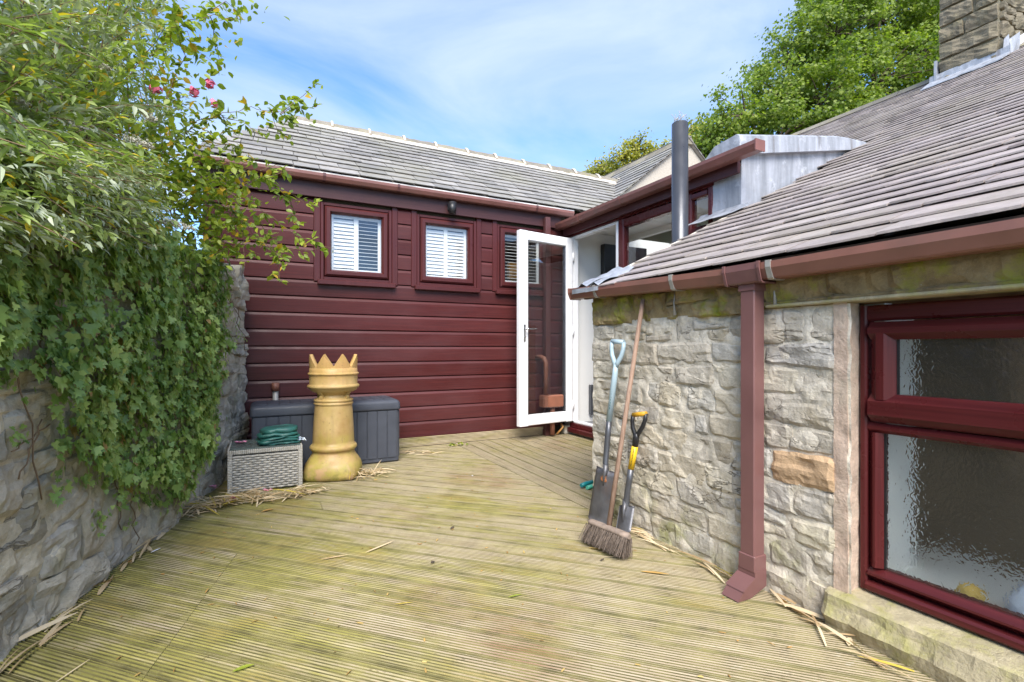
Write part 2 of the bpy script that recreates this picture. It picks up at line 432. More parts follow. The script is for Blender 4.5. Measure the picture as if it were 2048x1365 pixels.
# lead sheet
m, t, b = nmat('weathered_lead'); p = pos(t, (9, 9, 1.1)); q = pos(t)
col = mixc(t, rng(t, noi(t, p, 1.4, 6, .6, .5), .3, .7), (.22, .235, .26), (.43, .45, .50))
col = mixc(t, rng(t, noi(t, p, 1.0, 4, .5), .60, .72, 0, .75), col, (.15, .13, .12))
col = mixc(t, rng(t, noi(t, q, 7, 6, .7), .56, .7, 0, .5), col, (.74, .76, .80))
setc(t, b, col, .55, .15, .5); bump(t, b, noi(t, q, 5, 5, .6), .7, .02); M['lead'] = m

def slate_mat(name, cols, tint, tint_amt, ochre=None):
    m, t, b = nmat(name); q = pos(t)
    oi = nd(t, 'ShaderNodeObjectInfo').outputs['Random']
    ri = nd(t, 'ShaderNodeNewGeometry').outputs['Random Per Island']
    r = mth(t, 'FRACT', mth(t, 'ADD', oi, ri))
    cr = nd(t, 'ShaderNodeValToRGB', {0: r}); el = cr.color_ramp.elements
    el[0].color = c4(cols[0]); el[1].color = c4(cols[-1])
    for i, c in enumerate(cols[1:-1]): e = el.new((i + 1) / (len(cols) - 1)); e.color = c4(c)
    v = rng(t, noi(t, q, 13, 7, .68), .25, .75, .72, 1.28)
    col = mixc(t, 1.0, cr.outputs[0], nd(t, 'ShaderNodeCombineColor', {0: v, 1: v, 2: v}).outputs[0], 'MULTIPLY')
    col = mixc(t, rng(t, noi(t, q, 1.7, 5, .6), .45, .68, 0, tint_amt), col, tint)
    if ochre: col = mixc(t, rng(t, noi(t, q, 24, 6, .7), .6, .72, 0, .6), col, ochre)
    setc(t, b, col, rng(t, noi(t, q, 9, 4), .3, .7, .42, .66), 0, .5)
    bump(t, b, noi(t, q, 26, 7, .65), .5, .008)
    return m
M['slate'] = slate_mat('purple_grey_slate', [(.225, .185, .17), (.34, .285, .265), (.275, .23, .215), (.385, .33, .31), (.30, .255, .225)], (.31, .27, .20), .5, (.34, .32, .26))
M['slate2'] = slate_mat('grey_green_slate', [(.19, .18, .165), (.28, .265, .245), (.235, .22, .20), (.33, .31, .285)], (.26, .245, .18), .55, (.38, .37, .32))
M['ridge'] = stone_mat('weathered_ridge_stone', [(.20, .18, .15), (.30, .27, .22)], (.33, .30, .10), .4)
M['stone'] = stone_mat('pale_grey_limestone', [(.44, .40, .33), (.60, .54, .44), (.49, .465, .41), (.64, .58, .46), (.53, .46, .35), (.47, .445, .40)], (.26, .27, .06), .8, low=(.05, .40), stain=(.50, .41, .26), crack=.7)
M['stone_top'] = stone_mat('mossy_eaves_stone', [(.40, .30, .15), (.28, .20, .10), (.46, .36, .20)], (.27, .28, .03), 1.3, stain=(.085, .055, .03))
M['stone_orange'] = stone_mat('orange_sandstone', [(.54, .37, .22), (.54, .37, .22)], None)
M['sill_stone'] = stone_mat('mossy_gritstone_sill', [(.46, .40, .26), (.46, .40, .26)], (.30, .30, .06), .9, stain=(.34, .30, .14))
M['mortar'] = stone_mat('cream_lime_mortar', [(.68, .62, .51), (.68, .62, .51)], (.27, .28, .08), .7, low=(.0, .35), stain=(.42, .36, .24))
M['pinkrender'] = stone_mat('pinkish_render', [(.58, .44, .34), (.58, .44, .34)], None, stain=(.50, .45, .34))
M['gstone'] = stone_mat('grey_rubble_stone', [(.32, .29, .235), (.53, .475, .375), (.39, .355, .30), (.58, .51, .39), (.45, .395, .31)], (.19, .18, .06), .55, stain=(.25, .20, .12), crack=.6)
M['gmortar'] = stone_mat('dirty_grey_mortar', [(.56, .49, .37), (.56, .49, .37)], (.17, .16, .06), .5, stain=(.18, .14, .09))
M['chstone'] = stone_mat('sooty_gritstone', [(.17, .145, .10), (.24, .205, .145), (.20, .17, .12)], (.22, .20, .10), .3, stain=(.10, .085, .065))
M['chmortar'] = stone_mat('chimney_mortar', [(.27, .24, .17), (.27, .24, .17)], None)
M['deck'] = deck_mat('algae_covered_decking', R(45))
M['deck2'] = deck_mat('algae_covered_decking_by_door', R(90))
M['groove'] = simple('groove_shade_and_algae', (.165, .150, .058), .95, 0, .5, 9)  # algae tone plus painted shade, so grooves and board gaps read dark
M['skirt'] = deck_mat('grooved_skirting_timber', 0)
M['ivy'] = leaf_mat('ivy_leaf', (.09, .165, .040), (.23, .34, .085), (.44, .53, .17), .36, .25, 3.0, (.34, .22, .08), .016)
M['buddleia'] = leaf_mat('buddleia_leaf', (.11, .16, .045), (.25, .32, .09), (.44, .49, .20), .5, .34, 2.0, (.60, .44, .04), .06)
M['budgrey'] = leaf_mat('buddleia_pale_leaf', (.18, .22, .14), (.34, .38, .26), (.50, .53, .40), .6, .2, 2.0)
M['rose'] = leaf_mat('rose_leaf', (.12, .18, .025), (.22, .29, .035), (.38, .42, .05), .42, .32, 3.0, (.50, .33, .04), .09)
M['maple'] = leaf_mat('sycamore_leaf', (.06, .10, .016), (.16, .23, .030), (.33, .38, .07), .5, .4, .7)
M['maple2'] = leaf_mat('autumn_tree_leaf', (.17, .19, .03), (.34, .33, .05), (.52, .45, .09), .55, .4, 1.2)
M['straw'] = leaf_mat('dry_reed_leaf', (.40, .26, .13), (.60, .46, .28), (.76, .64, .45), .65, .15, 6.0, (.50, .38, .05), .08)
M['dryleaf'] = leaf_mat('dead_leaf', (.30, .15, .05), (.46, .27, .08), (.55, .42, .15), .6, .15, 6.0)
M['pink'] = simple('pink_petal', (.80, .30, .42), .5, 0, .2, 30)
M['rosepink'] = simple('rose_pink_petal', (.85, .16, .27), .5, 0, .3, 60)
M['cream'] = simple('cream_blossom', (.62, .58, .46), .8, 0, .2, 60)
M['glass'] = glass_mat('window_glass', (.96, .97, .97), 2.4)
M['glass2'] = glass_mat('dormer_window_glass', (.97, .98, .98), 1.0)
M['doorglass'] = glass_mat('door_glass', (.93, .94, .94), 4.0)
m, t, b = nmat('rippled_obscure_glass'); q = pos(t)
setc(t, b, (.93, .97, .95), .11, 0, .5); b.inputs['Transmission Weight'].default_value = 1.0; b.inputs['IOR'].default_value = 1.35
bump(t, b, noi(t, pos(t, (1, 1, .8)), 62, 1.5, .4, 1.2), .55, .006); M['obscure'] = m
df_ = nd(t, 'ShaderNodeBsdfDiffuse', {'Color': (.7, .72, .68, 1)}); ms_ = nd(t, 'ShaderNodeMixShader', {0: .012, 1: b.outputs[0], 2: df_.outputs[0]}); t.links.new(ms_.outputs[0], t.nodes['Material Output'].inputs['Surface'])
m, t, b = nmat('rough_grass_ground'); q = pos(t)
col = mixc(t, rng(t, noi(t, q, 3, 8, .7), .3, .7), (.035, .055, .016), (.10, .11, .04))
setc(t, b, col, .95, 0, .2); bump(t, b, noi(t, q, 20, 6), .8, .05); M['ground'] = m

# ================================================================== SETTING
g = MB(); N_ = 24
g.box(-400, 400, -400, 400, -1.0, -.62)
tag(g.build('ground', M['ground']), kind='structure')

g = MB(); g.box(-6, 7, -14, -1.62, -.10, -.02); tag(g.build('added_patio', simple('added_pale_paving', (.36, .33, .27), .85, 0, .2, 1.5)), kind='structure')  # unseen paving added behind the camera for glass reflections and bounce light
# ---------------------------------------------------------------- deck
def board_profile(width, pitch=.0138, groove=.0062, depth=.0078):
    n = int(round(width / pitch - .2)); off = (width - n * pitch) / 2; pr = [(0.0, -.004)]
    pr.append((.0015, 0))
    for i in range(n):
        x = off + i * pitch + (pitch - groove) / 2
        pr += [(x + .0, 0), (x + groove * .22, -depth), (x + groove * .78, -depth), (x + groove, 0)]
    pr += [(width - .0015, 0), (width, -.004)]
    return pr
prof = board_profile(.1242)
deck = thing('deck', None, None, (0.5, 2.5, 0), kind='structure')
S2 = math.sqrt(.5)
def deck_board(c0, wid_c, endfun, zoff, mat, name='deck_board'):
    ZO = zoff
    """diagonal board: across coordinate c=(x+y), endfun(c)->(xa, xb)"""
    V = []; n = len(prof); prof2 = prof + [(.1242, -.026), (0, -.026)]; n = len(prof2)
    rs = [[], []]
    for (a, zz) in prof2:
        c = c0 + a / S2
        xa, xb = endfun(c)
        rs[0].append((xa, c - xa, zz + zoff)); rs[1].append((xb, c - xb, zz + zoff))
    mb = MB(); mb.rings(rs, True); return paint(mb.build(name, mat, deck), M['groove'], lambda p_: -.0175 + ZO < p_.center.z < -.0012 + ZO and len(p_.vertices) == 4)  # groove faces, bevels and board sides get the painted shade
c0 = .25
while c0 < 6.85:
    zo = rnd.uniform(-.0012, .0012); cc = c0 + .09
    pm = 1.814 if cc > 4.30 else 1.95
    def lo(c): return max(-1.55, c - 4.90)
    def hi(c): return min(pm, c + .9)
    def spl(c): bb = (c + .7498) / 1.2365; return c - bb
    bmid = (cc + .7498) / 1.2365
    if lo(cc) < hi(cc) - .05:
        if 1.0 < bmid < 2.75:
            deck_board(c0, .122, lambda c: (lo(c), spl(c) - .0008), zo, M['deck'])
            deck_board(c0, .122, lambda c: (spl(c) + .0008, hi(c)), zo + rnd.uniform(-.001, .001), M['deck'])
        elif 3.2 < cc < 5.4 and rnd.random() < .25:
            xs = rnd.uniform(.3, 1.1)
            deck_board(c0, .122, lambda c: (lo(c), xs - .0015), zo, M['deck'])
            deck_board(c0, .122, lambda c: (xs + .0015, hi(c)), zo, M['deck'])
        else:
            deck_board(c0, .122, lambda c: (lo(c), hi(c)), zo, M['deck'])
    c0 += .1315 / S2
x = 1.819
while x < 3.26:
    zo = ZO = rnd.uniform(-.001, .001); p2 = prof + [(.1242, -.026), (0, -.026)]
    rs = [[(x + a, 2.4, zz + zo) for a, zz in p2], [(x + a, 4.90, zz + zo) for a, zz in p2]]
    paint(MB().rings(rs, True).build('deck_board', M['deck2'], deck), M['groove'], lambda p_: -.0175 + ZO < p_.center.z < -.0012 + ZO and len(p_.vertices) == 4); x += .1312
jb = MB()
for i in range(9): jb.box(-1.5, 3.2, -.6 + i * .65, -.55 + i * .65, -.14, -.03)
jb.box(-1.6, 3.3, -.9, 5.0, -.60, -.145)
jb.build('joist', M['under'], deck)

# ---------------------------------------------------------------- wall stones
def stone_faces(fr, quad, out, seed, mat, parent, nx=9, nz=6, gap=.006, rough=.008, name='stone', label=None, skin=.045):
    """fr(a,z,d)->world; quad = corners (a,z) in order bl, br, tr, tl"""
    bl, br, tr, tl = [Vector(q) for q in quad]
    ctr = (bl + br + tr + tl) / 4
    W = ((br - bl).length + (tr - tl).length) / 2; H = ((tl - bl).length + (tr - br).length) / 2
    V = []; mb = MB()
    ax = [0, .0] + [i / (nx - 1) for i in range(nx)] + [1, 1]
    az = [0, .0] + [i / (nz - 1) for i in range(nz)] + [1, 1]
    ax = [0] + [i / (nx - 1) for i in range(nx)] + [1]; az = [0] + [i / (nz - 1) for i in range(nz)] + [1]
    for j, tz in enumerate(az):
        for i, ta in enumerate(ax):
            edge = i in (0, len(ax) - 1) or j in (0, len(az) - 1)
            ga, gz = gap / max(W, .02), gap / max(H, .02)
            # rounded corners
            sa, sz = abs(ta - .5) * 2, abs(tz - .5) * 2
            ca = ta; cz = tz
            k = max(0, sa + sz - 1.72) * .22
            ca = .5 + (ta - .5) * (1 - 2 * ga) * (1 - k * .5 * H / max(W, H)); cz = .5 + (tz - .5) * (1 - 2 * gz) * (1 - k * .6)
            q = (bl * (1 - ca) + br * ca) * (1 - cz) + (tl * (1 - ca) + tr * ca) * cz
            nn = noise.noise(Vector((q.x * 9 + seed * 3.7, q.y * 9, seed * 1.3)))
            n2 = noise.noise(Vector((q.x * 30, q.y * 30, seed * 2.1)))
            wob = Vector((noise.noise(Vector((q.x * 22, q.y * 22, 3))), noise.noise(Vector((q.x * 22, q.y * 22, 9))))) * .006
            q = q + wob
            if edge: d = -skin
            else:
                e = min(min(ta, 1 - ta) * W, min(tz, 1 - tz) * H)
                d = out + rough * nn * 1.6 + rough * .6 * n2 - .008 * max(0, 1 - e / .009)
                # split, stepped faces
                st = noise.noise(Vector((q.x * 6 + seed, q.y * 14, seed * .7)))
                d += .007 * min(1, max(0, st * 9))
            V.append(fr(q.x, q.y, d))
    nxx = len(ax); F = []
    for j in range(len(az) - 1):
        for i in range(nxx - 1):
            F.append((j * nxx + i, j * nxx + i + 1, (j + 1) * nxx + i + 1, (j + 1) * nxx + i))
    mb.add(V, F, False)
    return mb.build(name, mat, parent, label)

def courses(a0, a1, zs, wmin, wmax, rr, jit=.012, holes=(), fixed=()):
    """list of stone quads in irregular courses; zs: course heights"""
    quads = []
    def zl(k, a):
        if k == 0: return zs[0]
        return zs[k] + jit * 1.6 * noise.noise(Vector((a * 2.6, k * 5.3, 1.7))) + jit * .7 * noise.noise(Vector((a * 9, k * 3.1, 4.7)))
    for k in range(len(zs) - 1):
        h = zs[k + 1] - zs[k]; cuts = [a0]
        zmid = (zs[k] + zs[k + 1]) / 2
        fx = [f for f in fixed if abs((f[2] + f[3]) / 2 - zmid) < h * .5]
        stops = sorted([c for f in fx for c in f[:2]] + [c for h_ in holes if h_[2] < zmid < h_[3] for c in h_[:2]] + [a1])
        cur = a0
        for s in stops:
            if s < a0 or s > a1: continue
            isf = any(abs(f[0] - cur) < 1e-6 and abs(f[1] - s) < 1e-6 for f in fx)
            L = s - cur
            if L <= 1e-6: continue
            if isf: n = 1
            else:
                n = max(1, round(L / (rr.uniform(wmin, wmax) * (1 if h < .13 else 1.15))))
            ws = [rr.uniform(.55, 1.45) for _ in range(n)]; tot = sum(ws); acc = cur
            for w_ in ws:
                acc2 = acc + w_ / tot * L; cuts.append(acc2); acc = acc2
            cur = s
        for a, b_ in zip(cuts[:-1], cuts[1:]):
            am = (a + b_) / 2
            if any(h_[0] < am < h_[1] and h_[2] < zmid < h_[3] for h_ in holes): continue
            def jx(v, kk): return v if v in (a0, a1) or any(abs(v - s) < 1e-6 for s in stops) else v + rr.uniform(-.022, .022)
            sub = [(zl(k, a), zl(k, b_), zl(k + 1, b_), zl(k + 1, a))]
            z0a, z0b, z1b, z1a = sub[0]
            if h > .10 and rr.random() < .22 and not any(f[0] <= am <= f[1] for f in fx):
                f_ = rr.uniform(.4, .6); ma = z0a + (z1a - z0a) * f_; mb_ = z0b + (z1b - z0b) * (f_ + rr.uniform(-.1, .1))
                quads.append(((a, z0a), (b_, z0b), (b_, mb_), (a, ma)))
                quads.append(((a, ma), (b_, mb_), (b_, z1b), (a, z1a)))
            else:
                quads.append(((jx(a, 0), z0a), (jx(b_, 0), z0b), (jx(b_, 1), z1b), (jx(a, 1), z1a)))
    return quads

# ================================================================== STONE HOUSE (right)
XW = 1.86            # face of the stone wall
YE = 2.52            # its far corner
house = thing('stone_house', 'stone house with purple slate roof and maroon framed window on the right of the deck', 'house', (3.5, 1.5, 0))
HOLE = (-.30, 1.02, .13, 1.165)
fr_right = lambda a, z_, d: (XW - d, a, z_)
mb = MB()
def grid_wall(mb, fr, a0, a1, z0, z1, st=.035, amp=.006, holes=(), off=-.004, top=None):
    na = max(2, int((a1 - a0) / st)); nz = max(2, int((z1 - z0) / st)); base = len(mb.v); V = []
    for j in range(nz + 1):
        for i in range(na + 1):
            a = a0 + (a1 - a0) * i / na
            zt = z1 if top is None else top(a)
            z_ = z0 + (zt - z0) * j / nz
            d = off + amp * noise.noise(Vector((a * 16, z_ * 16, 5))) * 1.6
            V.append(fr(a, z_, d))
    F = []
    for j in range(nz):
        for i in range(na):
            am = a0 + (a1 - a0) * (i + .5) / na; zm = z0 + (z1 - z0) * (j + .5) / nz
            if any(h[0] < am < h[1] and h[2] < zm < h[3] for h in holes): continue
            k = j * (na + 1) + i; F.append((k, k + 1, k + na + 2, k + na + 1))
    mb.add(V, F)
grid_wall(mb, fr_right, -1.2, YE, -.3, 1.16, .014, .0080, off=-.0005, holes=((-.32, 1.0, .10, 1.19),))
# return of the wall round the far corner and back faces
mb.add([(XW + .004, YE - .002, -.3), (3.3, YE - .002, -.3), (3.3, YE - .002, 1.9), (XW + .004, YE - .002, 1.36)], [(0, 1, 2, 3)])
wall_r = mb.build('wall', M['mortar'], house)
mb = MB(); grid_wall(mb, fr_right, -1.2, YE, 1.16, 1.36, .014, .008, off=.001, holes=((-.32, 1.0, 1.1, 1.19),)); mb.build('eaves_mortar', M['stone_top'], wall_r)
zs = [-.10, .125, .235, .345, .47, .60, .70, .815, .92, 1.03, 1.145, 1.30]
rr = random.Random(3)
qs = courses(-1.2, YE, zs, .14, .34, rr, .017, holes=(HOLE,), fixed=((1.035, 1.30, .47, .60),))
for i, q in enumerate(qs):
    am = sum(c[0] for c in q) / 4; zm = sum(c[1] for c in q) / 4
    orange = 1.035 < am < 1.30 and .47 < zm < .60
    if zm < .13 and am < 1.10: continue         # sill stone stands here
    if zm > 1.16 and am < 1.34: continue          # lintel course
    top = zm > 1.145
    mt = M['stone_orange'] if orange else (M['stone_top'] if top else M['stone'])
    tp_ = .012 if top else 0
    q = [(max(c[0], 1.055) if am > 1.0 and .13 < zm < 1.16 else c[0], c[1]) for c in q]
    w_ = abs(q[1][0] - q[0][0])
    stone_faces(fr_right, q, rr.uniform(.0, .006) + (.008 if orange else 0) + tp_ * rr.uniform(.2, 1.6), i, mt, wall_r, nx=max(7, min(20, int(w_ / .015))), nz=9, gap=.0025, rough=.0065 + tp_,
                label='orange sandstone block between grey stones' if orange else None)
# corner return stones (far end of the wall, facing +y)
fr_end = lambda a, z_, d: (a, YE + d - .004, z_)
for i, q in enumerate(courses(XW, 3.2, zs, .22, .34, rr, .008)):
    if sum(c[1] for c in q) / 4 > 1.0 and i % 2: continue
    stone_faces(fr_end, q, .004, i + 200, M['stone'], wall_r, nx=6, nz=5)
# lintel: a mossy course above the window
lin = MB(); nL = 90
rs = []
for i in range(nL + 1):
    a = -.6 + (1.36 + .6) * i / nL
    k = .020 * noise.noise(Vector((a * 9, 2, 2))) + .014 * noise.noise(Vector((a * 31, 1, 5)))
    zb = 1.168 + .004 * noise.noise(Vector((a * 11, 0, 0)))
    rs.append([(XW + .09, a, zb), (XW - .016 - k * .4, a, zb), (XW - .020 - k * .5, a, zb + .016), (XW - .012 + k * .3, a, zb + .022 + k * .5), (XW - .020 - k, a, zb + .04 + k), (XW - .030 - k, a, zb + .085 - k), (XW - .02, a, zb + .135), (XW + .09, a, zb + .135)])
lin.rings(rs, True); lin.build('lintel', M['stone_top'], house)
ls = MB(); ls.box(XW - .027, XW + .08, -.6, 1.32, 1.163, 1.176, .004); ls.build('lintel_drip', M['sill_stone'], house)
# sill stone with a rock-faced front
sl = MB(); rs = []; nL = 90
for i in range(nL + 1):
    a = -.6 + (1.075 + .6) * i / nL
    def k(f, o): return noise.noise(Vector((a * f, o, 3)))
    e = .012 if i in (0, nL) else 0
    rs.append([(XW + .12, a, .139), (XW - .030 + e, a, .128 - .002 * k(8, 1)), (XW - .046 + e, a, .120), (XW - .050 + .012 * k(7, 2) + .006 * k(26, 8) + e, a, .088 + .008 * k(9, 4)), (XW - .066 + .020 * k(6, 5) + .009 * k(23, 6) + e, a, .050 + .010 * k(12, 6)),
               (XW - .048 + .020 * k(5, 7) + .009 * k(21, 9) + e, a, .012 + .008 * k(9, 9)), (XW - .036 + .018 * k(8, 11) + e, a, -.03), (XW + .12, a, -.04)])
sl.rings(rs, True); sl.build('sill_stone', M['sill_stone'], house)
# render margin and reveal left of the window
rv = MB()
grid_wall(rv, fr_right, 1.012, 1.060, .13, 1.17, .012, .004, off=.006)
fr_rev = lambda a, z_, d: (a, 1.014 - d, z_)
grid_wall(rv, fr_rev, XW - .004, XW + .075, .13, 1.17, .02, .003, off=0)
rv.build('reveal', M['pinkrender'], house)

# --- window with obscure glass
XF = XW + .060
win = thing('tmp', None, None, (0, 0, 0)); bpy.data.objects.remove(win)
def frame_bar(mb, x, ya, yb, za, zb, wy0, wy1, dep=.03):
    pass
wroot = MB()
YL, YR, ZB, ZT = 1.010, -.24, .142, 1.152
def bar_h(mb, y0, y1, z0, z1, x0, x1, ch=.012, m0=0, m1=0):
    """horizontal bar along y, face at x0 (towards viewer), chamfered; m = mitre amount at ends"""
    pf = [(x1, z0), (x0 + ch, z0), (x0, z0 + ch), (x0, z1 - ch), (x0 + ch, z1), (x1, z1)]
    mb.prism(pf, y0, y1, 'y')
def bar_v(mb, y0, y1, z0, z1, x0, x1, ch=.012):
    pf = [(x1, y0), (x0 + ch, y0), (x0, y0 + ch), (x0, y1 - ch), (x0 + ch, y1), (x1, y1)]
    mb.prism(pf, z0, z1, 'z')
wf = MB()
bar_v(wf, .985, YL, ZB, ZT, XF, XF + .05, .006); bar_v(wf, YR, YR + .06, ZB, ZT, XF, XF + .05, .006)
winr = wf.build('window', M['framez'], house)
def kid(mb, name, mat, par): return mb.build(name, mat, par)
f2 = MB()
bar_h(f2, YR + .06, .985, ZB, ZB + .032, XF - .012, XF + .05, .008)
bar_h(f2, YR + .06, .985, ZB + .033, .228, XF - .001, XF + .05, .030)
bar_h(f2, YR + .06, .985, .703, .738, XF + .004, XF + .05, .012)
bar_h(f2, YR + .06, .985, ZT - .055, ZT, XF + .004, XF + .05, .008)
kid(f2, 'frame', M['frame'], winr)
f3 = MB(); bar_v(f3, .940, .984, .229, .7035, XF + .001, XF + .05, .018)
kid(f3, 'frame', M['framez'], winr)
# top-hung sash
f4 = MB(); bar_h(f4, YR + .02, .972, .742, .842, XF - .020, XF + .03, .026); bar_h(f4, YR + .02, .972, 1.030, 1.092, XF - .020, XF + .03, .022)
kid(f4, 'sash', M['frame'], winr)
f5 = MB(); bar_v(f5, .896, .972, .822, 1.052, XF - .0195, XF + .029, .026); kid(f5, 'sash', M['framez'], winr)
# gasket and glass
gk = MB(); gk.box(XF + .022, XF + .030, .934, .9405, .229, .704); gk.box(XF + .010, XF + .016, .889, .8965, .843, 1.030)
kid(gk, 'gasket', M['black'], winr)
pn = MB(); pn.box(XF + .024, XF + .030, YR + .05, .9395, .2, .715); kid(pn, 'pane', M['obscure'], winr)
pn = MB(); pn.box(XF + .014, XF + .020, YR + .05, .8960, .82, 1.05); kid(pn, 'pane', M['obscure'], winr)
# kitchen behind the obscure window
ki = MB()
ki.box(XF + .055, XF + .55, -.6, 1.02, .150, .185)          # inner sill
ki.box(XF + .055, XF + .26, .955, 1.02, .186, 1.16)         # inner reveal
ki.build('inner_sill', M['whitewall'], house)
kb = MB(); x0, x1, y0, y1, z0, z1 = XF + .552, 3.05, -1.1, 2.45, -1.0, 1.28
kb.add([(x0, y0, z0), (x1, y0, z0), (x1, y1, z0), (x0, y1, z0), (x0, y0, z1), (x1, y0, z1), (x1, y1, z1), (x0, y1, z1)],
       [(0, 1, 2, 3), (4, 5, 6, 7), (0, 1, 5, 4), (1, 2, 6, 5), (2, 3, 7, 6)])
kb.box(2.80, 3.04, .2, .9, .45, 1.1)
kb.build('kitchen_interior', M['brownroom'], house)
sp = MB(); sp.lathe((XF + .11, .735, .186), [(.015, 0), (.03, .003), (.036, .022), (.030, .045), (.014, .055), (.002, .057)], 20)
tag(sp.build('sponge', M['sponge']), 'round yellow sponge blurred behind the rippled glass on the inner sill', 'sponge')
sp = MB(); sp.lathe((XF + .12, .58, .186), [(.06, 0), (.075, .01), (.070, .06), (.045, .10), (.022, .135), (.018, .17), (.001, .172)], 20)
tag(sp.build('bottle', M['soap']), 'pale blue and white bottle blurred behind the rippled glass', 'bottle')
sp = MB(); sp.lathe((XF + .10, .49, .186), [(.05, 0), (.07, .012), (.072, .03), (.001, .034)], 20)
tag(sp.build('dish', M['white']), 'low white dish blurred behind the rippled glass beside the bottle', 'dish')

# --- roof
def zroof(x): return 1.352 + .4535 * (x - 1.75) + .0095 * (x - 1.75) ** 2
XR = 8.0
roof_under = MB()
N1 = 24
def roof_strip(mb, xa, xb, ya, yb, dz):
    for i in range(N1):
        p0 = xa + (xb - xa) * i / N1; p1 = xa + (xb - xa) * (i + 1) / N1
        mb.add([(p0, ya, zroof(p0) + dz), (p1, ya, zroof(p1) + dz), (p1, yb, zroof(p1) + dz), (p0, yb, zroof(p0) + dz)], [(0, 1, 2, 3)])
roof_strip(roof_under, 1.80, XR, -1.6, 2.50, -.012); roof_strip(roof_under, 4.86, XR, 2.50, 5.4, -.012)
roof_strip(roof_under, 1.80, XR, -1.6, 2.50, -.06)
roof_under.add([(XR, -1.6, zroof(XR)), (XR + 5, -1.6, zroof(XR) - 2.6), (XR + 5, 5.4, zroof(XR) - 2.6), (XR, 5.4, zroof(XR))], [(0, 1, 2, 3)])
roof = roof_under.build('roof', M['under'], house)
roof['kind'] = 'thing' if False else 'thing'
del roof['kind']
def slate_verts(fr, a0, a1, s0, s1, lift0, lift1, th, rr, rag=.006):
    """fr(a, s, d) -> world. s0 lower edge. ragged lower edge of 5 points"""
    n = 5; low = []; 
    for i in range(n):
        a = a0 + (a1 - a0) * i / (n - 1)
        low.append((a, s0 + rr.uniform(-rag, rag) + (rag * 1.5 if i in (0, n - 1) and rr.random() < .4 else 0)))
    out = low + [(a1, s1), (a0, s1)]
    L = (s1 - s0)
    def lf(s): f = min(1, max(0, (s - s0) / L)); return lift0 + (lift1 - lift0) * f
    V = [fr(a, s, lf(s) + th) for a, s in out] + [fr(a, s, lf(s)) for a, s in out]
    k = len(out); F = [tuple(range(k))[::-1] if False else tuple(range(k))]
    for i in range(k): F.append((i, (i + 1) % k, k + (i + 1) % k, k + i))
    return V, F
def slates(fr, rows, amin, amax, wmin, wmax, gauge, th, rr, inside, thick=(.006, .009)):
    out = []
    for r in range(rows):
        s0 = r * gauge; a = amin(s0) - rr.uniform(0, wmax * .8)
        while a < amax(s0):
            w_ = rr.uniform(wmin, wmax); am = a + w_ / 2
            if inside(am, s0):
                a0 = max(a, amin(s0)); a1 = min(a + w_ - .006, amax(s0))
                if a1 - a0 > .03:
                    t_ = rr.uniform(*thick)
                    V, F = slate_verts(fr, a0, a1, s0 + rr.uniform(-.003, .003), s0 + gauge * 1.5, (.019 + rr.uniform(0, .005)), .002, t_, rr, gauge * .025)
                    out.append((am, s0, V, F))
            a += w_
    return out
fr_roof = lambda a, s, d: (1.742 + s * .90, a, zroof(1.742 + s * .90) + d - .011)
rr = random.Random(21)
GA = .158
def ins(a, s):
    xx_ = 1.742 + s * .9
    return a < 2.53 or xx_ > 4.83
sl_list = slates(fr_roof, 44, lambda s: -1.5, lambda s: 2.535 if 1.742 + s * .9 < 4.83 else 5.4, .17, .34, GA, .01, rr, ins)
def score(am, s):
    x_ = 1.742 + s * .9; d_ = x_ * FX + am * FY
    u = CU + FPX * (x_ * RX + am * RY) / max(d_, .1)
    return (d_ > .3 and u < 2090, -d_)
sl_list.sort(key=lambda q: score(q[0], q[1]), reverse=True)
for am, s, V, F in sl_list[:298]:
    MB().add(V, F).build('slate', M['slate'], roof)
rest = MB()
for am, s, V, F in sl_list[298:]: rest.add(V, F)
o = rest.build('upper_slates', M['slate'], roof); o['kind'] = 'stuff'
# eaves boards / dark gap under slates, soffit
ev = MB(); ev.box(1.778, 1.800, -1.5, 2.50, 1.30, 1.350); ev.build('eaves_board', simple('brown_eaves_board', (.12, .075, .055), .8), house)
# ridge tiles
for i in range(15):
    y = -1.4 + i * .46
    zt = zroof(XR)
    pf = [(XR - .14, zt - .05), (XR - .06, zt + .035), (XR, zt + .06), (XR + .06, zt + .035), (XR + .14, zt - .05), (XR + .1, zt - .05), (XR, zt + .02), (XR - .1, zt - .05)]
    MB().prism(pf, y, y + .45, 'y').build('ridge_tile', M['ridge'], roof)
# grey lead/slate pieces at the eaves corner
vg = MB()
for (ya, yb, xa, xb, h) in ((2.42, 2.575, 1.74, 2.02, .022), (2.30, 2.43, 1.735, 2.0, .018)):
    n = 6; V = []; 
    for i in range(n + 1):
        x_ = xa + (xb - xa) * i / n
        for j in range(4):
            y_ = ya + (yb - ya) * j / 3
            V.append((x_, y_, zroof(x_) + h + .012 * math.sin(i * 1.1 + j * 1.7) + .012 * (j == 1)))
    F = [(i * 4 + j, i * 4 + j + 1, (i + 1) * 4 + j + 1, (i + 1) * 4 + j) for i in range(n) for j in range(3)]
    vg.add(V, F, True)
    vg.add([(xa, ya, zroof(xa) + h - .004), (xa, yb, zroof(xa) + h - .004), (xa, yb, zroof(xa) - .01), (xa, ya, zroof(xa) - .01)], [(0, 1, 2, 3)])
vg.build('lead_flashing', M['lead'], house)
vm = MB(); n = 28; rs = []
for i in range(n + 1):
    x_ = 1.95 + (3.22 - 1.95) * i / n; k = .008 * noise.noise(Vector((x_ * 20, 0, 0)))
    rs.append([(x_, 2.50, zroof(x_) - .02), (x_, 2.545 + k, zroof(x_) - .02), (x_, 2.545 + k, zroof(x_) + .006), (x_, 2.50, zroof(x_) + .006)])
